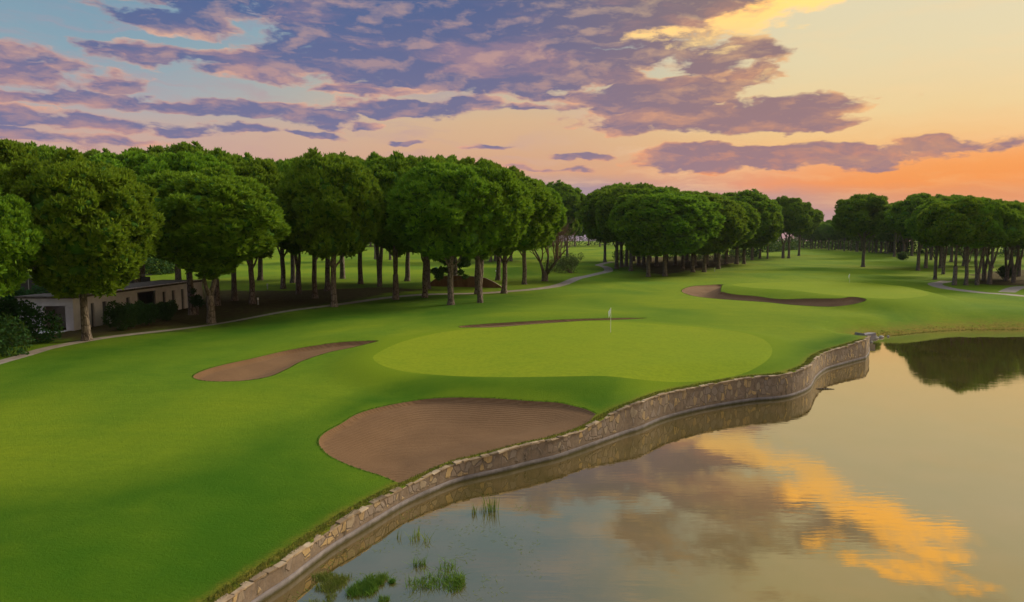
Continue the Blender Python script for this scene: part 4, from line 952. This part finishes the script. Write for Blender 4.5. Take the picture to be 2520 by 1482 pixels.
# dark fence panels behind the far left
x, y, z = ground(20, 745); root = empty('panel_fence', (x, y + 6, z), R(12)); tag(root, 'tall dark panel fence in the shade behind the building', 'fence')
for k in range(9):
    mb = MB(); mb.box(-14 + k * 3.2 + .06, -14 + k * 3.2 + 3.14, -.03, .03, .1, 3.0); mb.build('panel', M_FENCE, root)
    mb = MB(); mb.box(-14 + k * 3.2 - .05, -14 + k * 3.2 + .05, -.06, .06, -.2, 3.2); mb.build('post', M_STEEL, root)
mb = MB(); mb.box(-14, 15, -.05, .05, 3.21, 3.3); mb.build('rail', M_STEEL, root)

# brown board retaining wall behind the path
zA = 1.6; a_ = Vector((*at(1055, 705, zA), 0)); b_ = Vector((*at(1234, 709, zA), 0)); dr = (b_ - a_); L = dr.length; dr.normalize()
zb = zat(a_.x, a_.y); root = empty('board_wall', (a_.x, a_.y, zb), math.atan2(dr.y, dr.x)); tag(root, 'low brown trapezoid board wall set into the grassy tee bank behind the pines', 'wall')
prof = [(0, .35), (L * .06, 1.0), (L * .15, 1.75), (L * .35, 1.95), (L * .62, 1.85), (L * .78, 1.6), (L * .9, .9), (L, .12)]
def ph(u): return np.interp(u, [q_[0] for q_ in prof], [q_[1] for q_ in prof])
mb = MB(); u = 0
while u < L - .1:
    u2 = min(L, u + .24); V = [(u + .008, 0, -.3), (u2 - .008, 0, -.3), (u2 - .008, .12, -.3), (u + .008, .12, -.3), (u + .008, 0, ph(u)), (u2 - .008, 0, ph(u2)), (u2 - .008, .12, ph(u2)), (u + .008, .12, ph(u))]
    mb.add(V, [(3, 2, 1, 0), (4, 5, 6, 7), (0, 1, 5, 4), (1, 2, 6, 5), (2, 3, 7, 6), (3, 0, 4, 7)]); u = u2
mb.build('boards', M_WOOD, root)
mb = MB()
for i in range(len(prof) - 1):
    (u, h), (u2, h2) = prof[i], prof[i + 1]; mb.add([(u, -.04, h + .01), (u2, -.04, h2 + .01), (u2, .18, h2 + .01), (u, .18, h + .01), (u, -.04, h + .09), (u2, -.04, h2 + .09), (u2, .18, h2 + .09), (u, .18, h + .09)], [(3, 2, 1, 0), (4, 5, 6, 7), (0, 1, 5, 4), (1, 2, 6, 5), (2, 3, 7, 6), (3, 0, 4, 7)])
mb.build('cap_rail', M_TILE, root)
# earth bank the boards hold up
V = []; Fc = []; n = 24; m_ = 8
for i in range(n + 1):
    for j in range(m_ + 1):
        u = L * i / n; q_ = a_ + dr * u + Vector((-dr.y, dr.x, 0)) * (.125 + 9 * (j / m_) ** 1.3); zz = zat(q_.x, q_.y)
        V.append((q_.x, q_.y, zz - .05 + max(0, (zb + ph(u) - .06 - zz)) * (1 - sm(np.array(j / m_))) ))
for i in range(n):
    for j in range(m_): k = i * (m_ + 1) + j; Fc.append((k, k + m_ + 1, k + m_ + 2, k + 1))
tag(mkobj('grass_bank', V, Fc, M_FAIR, smooth=True), kind='structure')
# green bin, bollard lamps, tee marker
x, y, z = ground(1073, 672); root = empty('litter_bin', (x, y, z)); tag(root, 'dark green litter bin standing above the left end of the board wall', 'bin')
mb = MB(); mb.cone(0, 0, 0, 1.25, .30, .36, 20); mb.build('body', M_BIN, root)
mb = MB(); mb.cone(0, 0, 1.254, 1.33, .39, .39, 20); mb.cone(0, 0, 1.33, 1.40, .39, .2, 20); mb.build('lid', M_BIN, root)
def bollard(px, py, label):
    x, y, z = ground(px, py); root = empty('bollard_lamp', (x, y, z)); tag(root, label, 'lamp')
    mb = MB(); mb.cone(0, 0, -.1, .62, .09, .08, 12); mb.build('post', M_STEEL, root)
    mb = MB(); mb.cone(0, 0, .624, .86, .10, .10, 12); mb.build('lens', M_WHITE, root)
    mb = MB(); mb.cone(0, 0, .864, .95, .16, .05, 12); mb.build('cap', M_STEEL, root)
bollard(635, 750, 'short grey bollard lamp on the needle litter beside the path, nearest of the two')
bollard(658, 712, 'small pale bollard lamp farther back in the left wood')
x, y, z = ground(1220, 668); mb = MB()
for k in range(1): mb.tube([(x, y, z - .05), (x, y, z + .04), (x, y, z + .16), (x, y, z + .24), (x, y, z + .28)], [.05, .13, .15, .10, .02], 12)
tag(mb.build('tee_marker', M_WHITE, None, True), 'tiny white tee marker on the bank right of the board wall', 'marker')
x, y, z = ground(1650, 700 - 40); mb = MB(); mb.tube([(x, y, z - .1), (x, y, z + .9)], [.05, .045], 8)
x, y, z = ground(1758, 668)
mb = MB(); mb.tube([(x, y, z - .1), (x, y, z + .95), (x, y, z + 1.0)], [.06, .055, .02], 8); tag(mb.build('distance_post', M_WHITE), 'short white marker post among the trunks of the middle grove', 'post')

# ------------------------------------------------------------------ culvert block, rocks, driftwood
def rock_mesh(sd, s_):
    r = random.Random(sd); V, Fc = ICO; out = []
    for v in V:
        n_ = mnoise.noise(Vector(v) * 1.3 + Vector((sd * 3.1, 0, 0))); k = 1 + .45 * n_
        out.append((v[0] * k * s_[0], v[1] * k * s_[1], max(v[2] * k, -.6) * s_[2]))
    return mkmesh('rock', out, Fc, M_ROCK)
x, y = at(2133, 831, .4); x, y, z = x, y, .2
root = empty('culvert_block', (x, y, z), R(20)); tag(root, 'tilted grey concrete culvert block at the far corner of the stone wall', 'block')
mb = MB(); mb.box(-.8, .7, -.4, .4, .0, .6, Matrix.Rotation(R(-7), 4, 'Y'), .06); mb.build('slab', M_PLINTH, root)
mb = MB(); mb.box(-1.0, -.85, -.5, .55, -.3, .7, None, .04); mb.build('wing', M_PLINTH, root)
spots = [(2131, 842, .35), (2140, 838, .28), (2149, 834, .35), (2158, 833, .22), (2143, 843, .2), (2168, 831, .3), (2152, 829, .3), (2136, 846, .15), (2185, 829, .2)]
rl = ['angular grey rock lying in the shallow water beside the culvert block']
for i, (a_, b_, s_) in enumerate(spots):
    s_ *= .65; x, y = at(a_, b_, 0); o = obj_from('rock', rock_mesh(i, (s_ * 1.5, s_, s_))); o.location = (x, y, .03); o.rotation_euler = (0, 0, i * 1.3)
    tag(o, rl[0], 'rock', 'rocks at the culvert')
x, y = at(2028, 958, 0); mb = MB(); mb.tube([(-.9, .1, .02), (-.3, 0, .07), (.4, .05, .06), (1.1, -.05, .03)], [.03, .06, .06, .02], 7, rough=.2); mb.tube([(.1, 0, .05), (.5, .3, .12)], [.04, .015], 6)
o = mb.build('driftwood', M_BARK, None, True); o.location = (x, y, 0); o.scale = (.6, .6, .6); tag(o, 'thin piece of driftwood floating below the bend of the stone wall', 'driftwood')

# ------------------------------------------------------------------ reeds and weed in the shallows
def reeds(px, py, n, rad, H, W, lean, mat, label, name='reed_clump', sq=1.0, group=None):
    x, y = at(px, py, 0); r_ = rad * np.sqrt(rng.random(n)); a_ = rng.random(n) * 6.283
    # a few uneven sub-clumps
    k = max(3, int(n / 60)); cc_ = (rng.random((k, 2)) - .5) * 2 * rad * .8; sel = rng.integers(0, k, n)
    P_ = np.stack([cc_[sel, 0] + r_ * .45 * np.cos(a_), (cc_[sel, 1] + r_ * .45 * np.sin(a_)) * sq, -.05 + 0 * r_], 1)
    V, F_ = blades(P_, H, W, lean); o = mkobj(name, V, F_, mat); o.location = (x, y, 0); return tag(o, label, 'plant', group)
reeds(1210, 1262, 42, .28, .62, .012, .35, M_REED, 'tallest reed clump standing alone in the pond below the wall')
reeds(1163, 1264, 12, .10, .42, .012, .3, M_REED, 'thin reed clump just left of the tallest reed clump')
reeds(1185, 1258, 6, .08, .35, .010, .3, M_REED, 'few single reed stems between the thin and the tallest clump')
reeds(1035, 1325, 40, .32, .36, .010, .9, M_REED, 'spindly brownish reed clump in the middle of the shallows')
reeds(980, 1325, 8, .08, .30, .010, .4, M_REED, 'two or three lone reed stems closest to the wall reflection')
reeds(808, 1435, 1500, .50, .17, .009, 1.1, M_REED, 'wide olive water grass clump nearest to the wall at the bottom', 'water_grass')
reeds(890, 1452, 1700, .40, .20, .009, .9, M_WEED, 'bright green water grass clump right of the olive one', 'water_grass')
reeds(925, 1432, 900, .30, .20, .009, .9, M_WEED, 'bright green water grass clump joined behind the brightest one', 'water_grass')
reeds(960, 1438, 220, .14, .16, .009, .9, M_WEED, 'small green tuft right of the bright green clumps', 'water_grass')
reeds(1075, 1415, 480, .75, .24, .011, 1.6, M_WEED, 'large loose trailing weed patch in the open shallows', 'water_weed')
reeds(1100, 1440, 200, .45, .20, .011, 1.4, M_WEED, 'lower darker end of the trailing weed patch', 'water_weed')
reeds(1025, 1395, 60, .26, .28, .010, 1.5, M_WEED, 'thin leaning weed stems left of the trailing weed patch', 'water_weed')
reeds(950, 1477, 160, .22, .15, .009, 1.0, M_WEED, 'green weed tuft cut by the bottom edge of the picture', 'water_weed')
reeds(790, 1478, 300, .35, .14, .009, 1.0, M_REED, 'brownish water grass at the very bottom near the wall', 'water_grass')

# scraps of weed and dead stems floating over the shallows
n = 1500; pxs = rng.uniform(700, 1330, n); pys = rng.uniform(1240, 1560, n); P_ = np.array([(*at(a_, b_, 0), .004) for a_, b_ in zip(pxs, pys)])
dwx = pdist(P_[:, 0], P_[:, 1], wall_line[::2, :2], False); okm = ~pip(P_[:, 0], P_[:, 1], np.vstack([wall_line[:, :2], [(60, 60), (60, 200), (-200, 200), (-200, -60)]])) & (dwx > .3)
cl_ = np.array([mnoise.noise(Vector((p_[0] * .9, p_[1] * .9, 2.0))) for p_ in P_]); okm &= cl_ > .02; P_ = P_[okm]; n = len(P_)
a_ = rng.random(n) * 6.283; L_ = .04 + .16 * rng.random(n) ** 2; d_ = np.stack([np.cos(a_), np.sin(a_), 0 * a_], 1); s_ = np.stack([-np.sin(a_), np.cos(a_), 0 * a_], 1) * .006
V = np.stack([P_ - s_, P_ + s_, P_ + d_ * L_[:, None] + s_ + [0, 0, .01], P_ + d_ * L_[:, None] - s_ + [0, 0, .01]], 1).reshape(-1, 3); i0 = np.arange(n) * 4
tag(mkobj('floating_weed', V, np.stack([i0, i0 + 1, i0 + 2, i0 + 3], 1), M_REED), 'thin scattered scraps of weed floating in the shallows', 'weed', kind='stuff')

# ------------------------------------------------------------------ evening haze
mh = bpy.data.materials.new('evening_haze'); mh.use_nodes = True; t = NT(mh.node_tree); t.N.clear()
pv = t.node('ShaderNodeVolumePrincipled'); pv.inputs['Density'].default_value = .00005; pv.inputs['Color'].default_value = (.82, .84, .92, 1); pv.inputs['Anisotropy'].default_value = .2
o_ = t.node('ShaderNodeOutputMaterial'); t.L.new(pv.outputs[0], o_.inputs['Volume'])
mb = MB(); mb.box(-1600, 1600, -1600, 1600, -4, 60); tag(mb.build('haze', mh), kind='stuff')
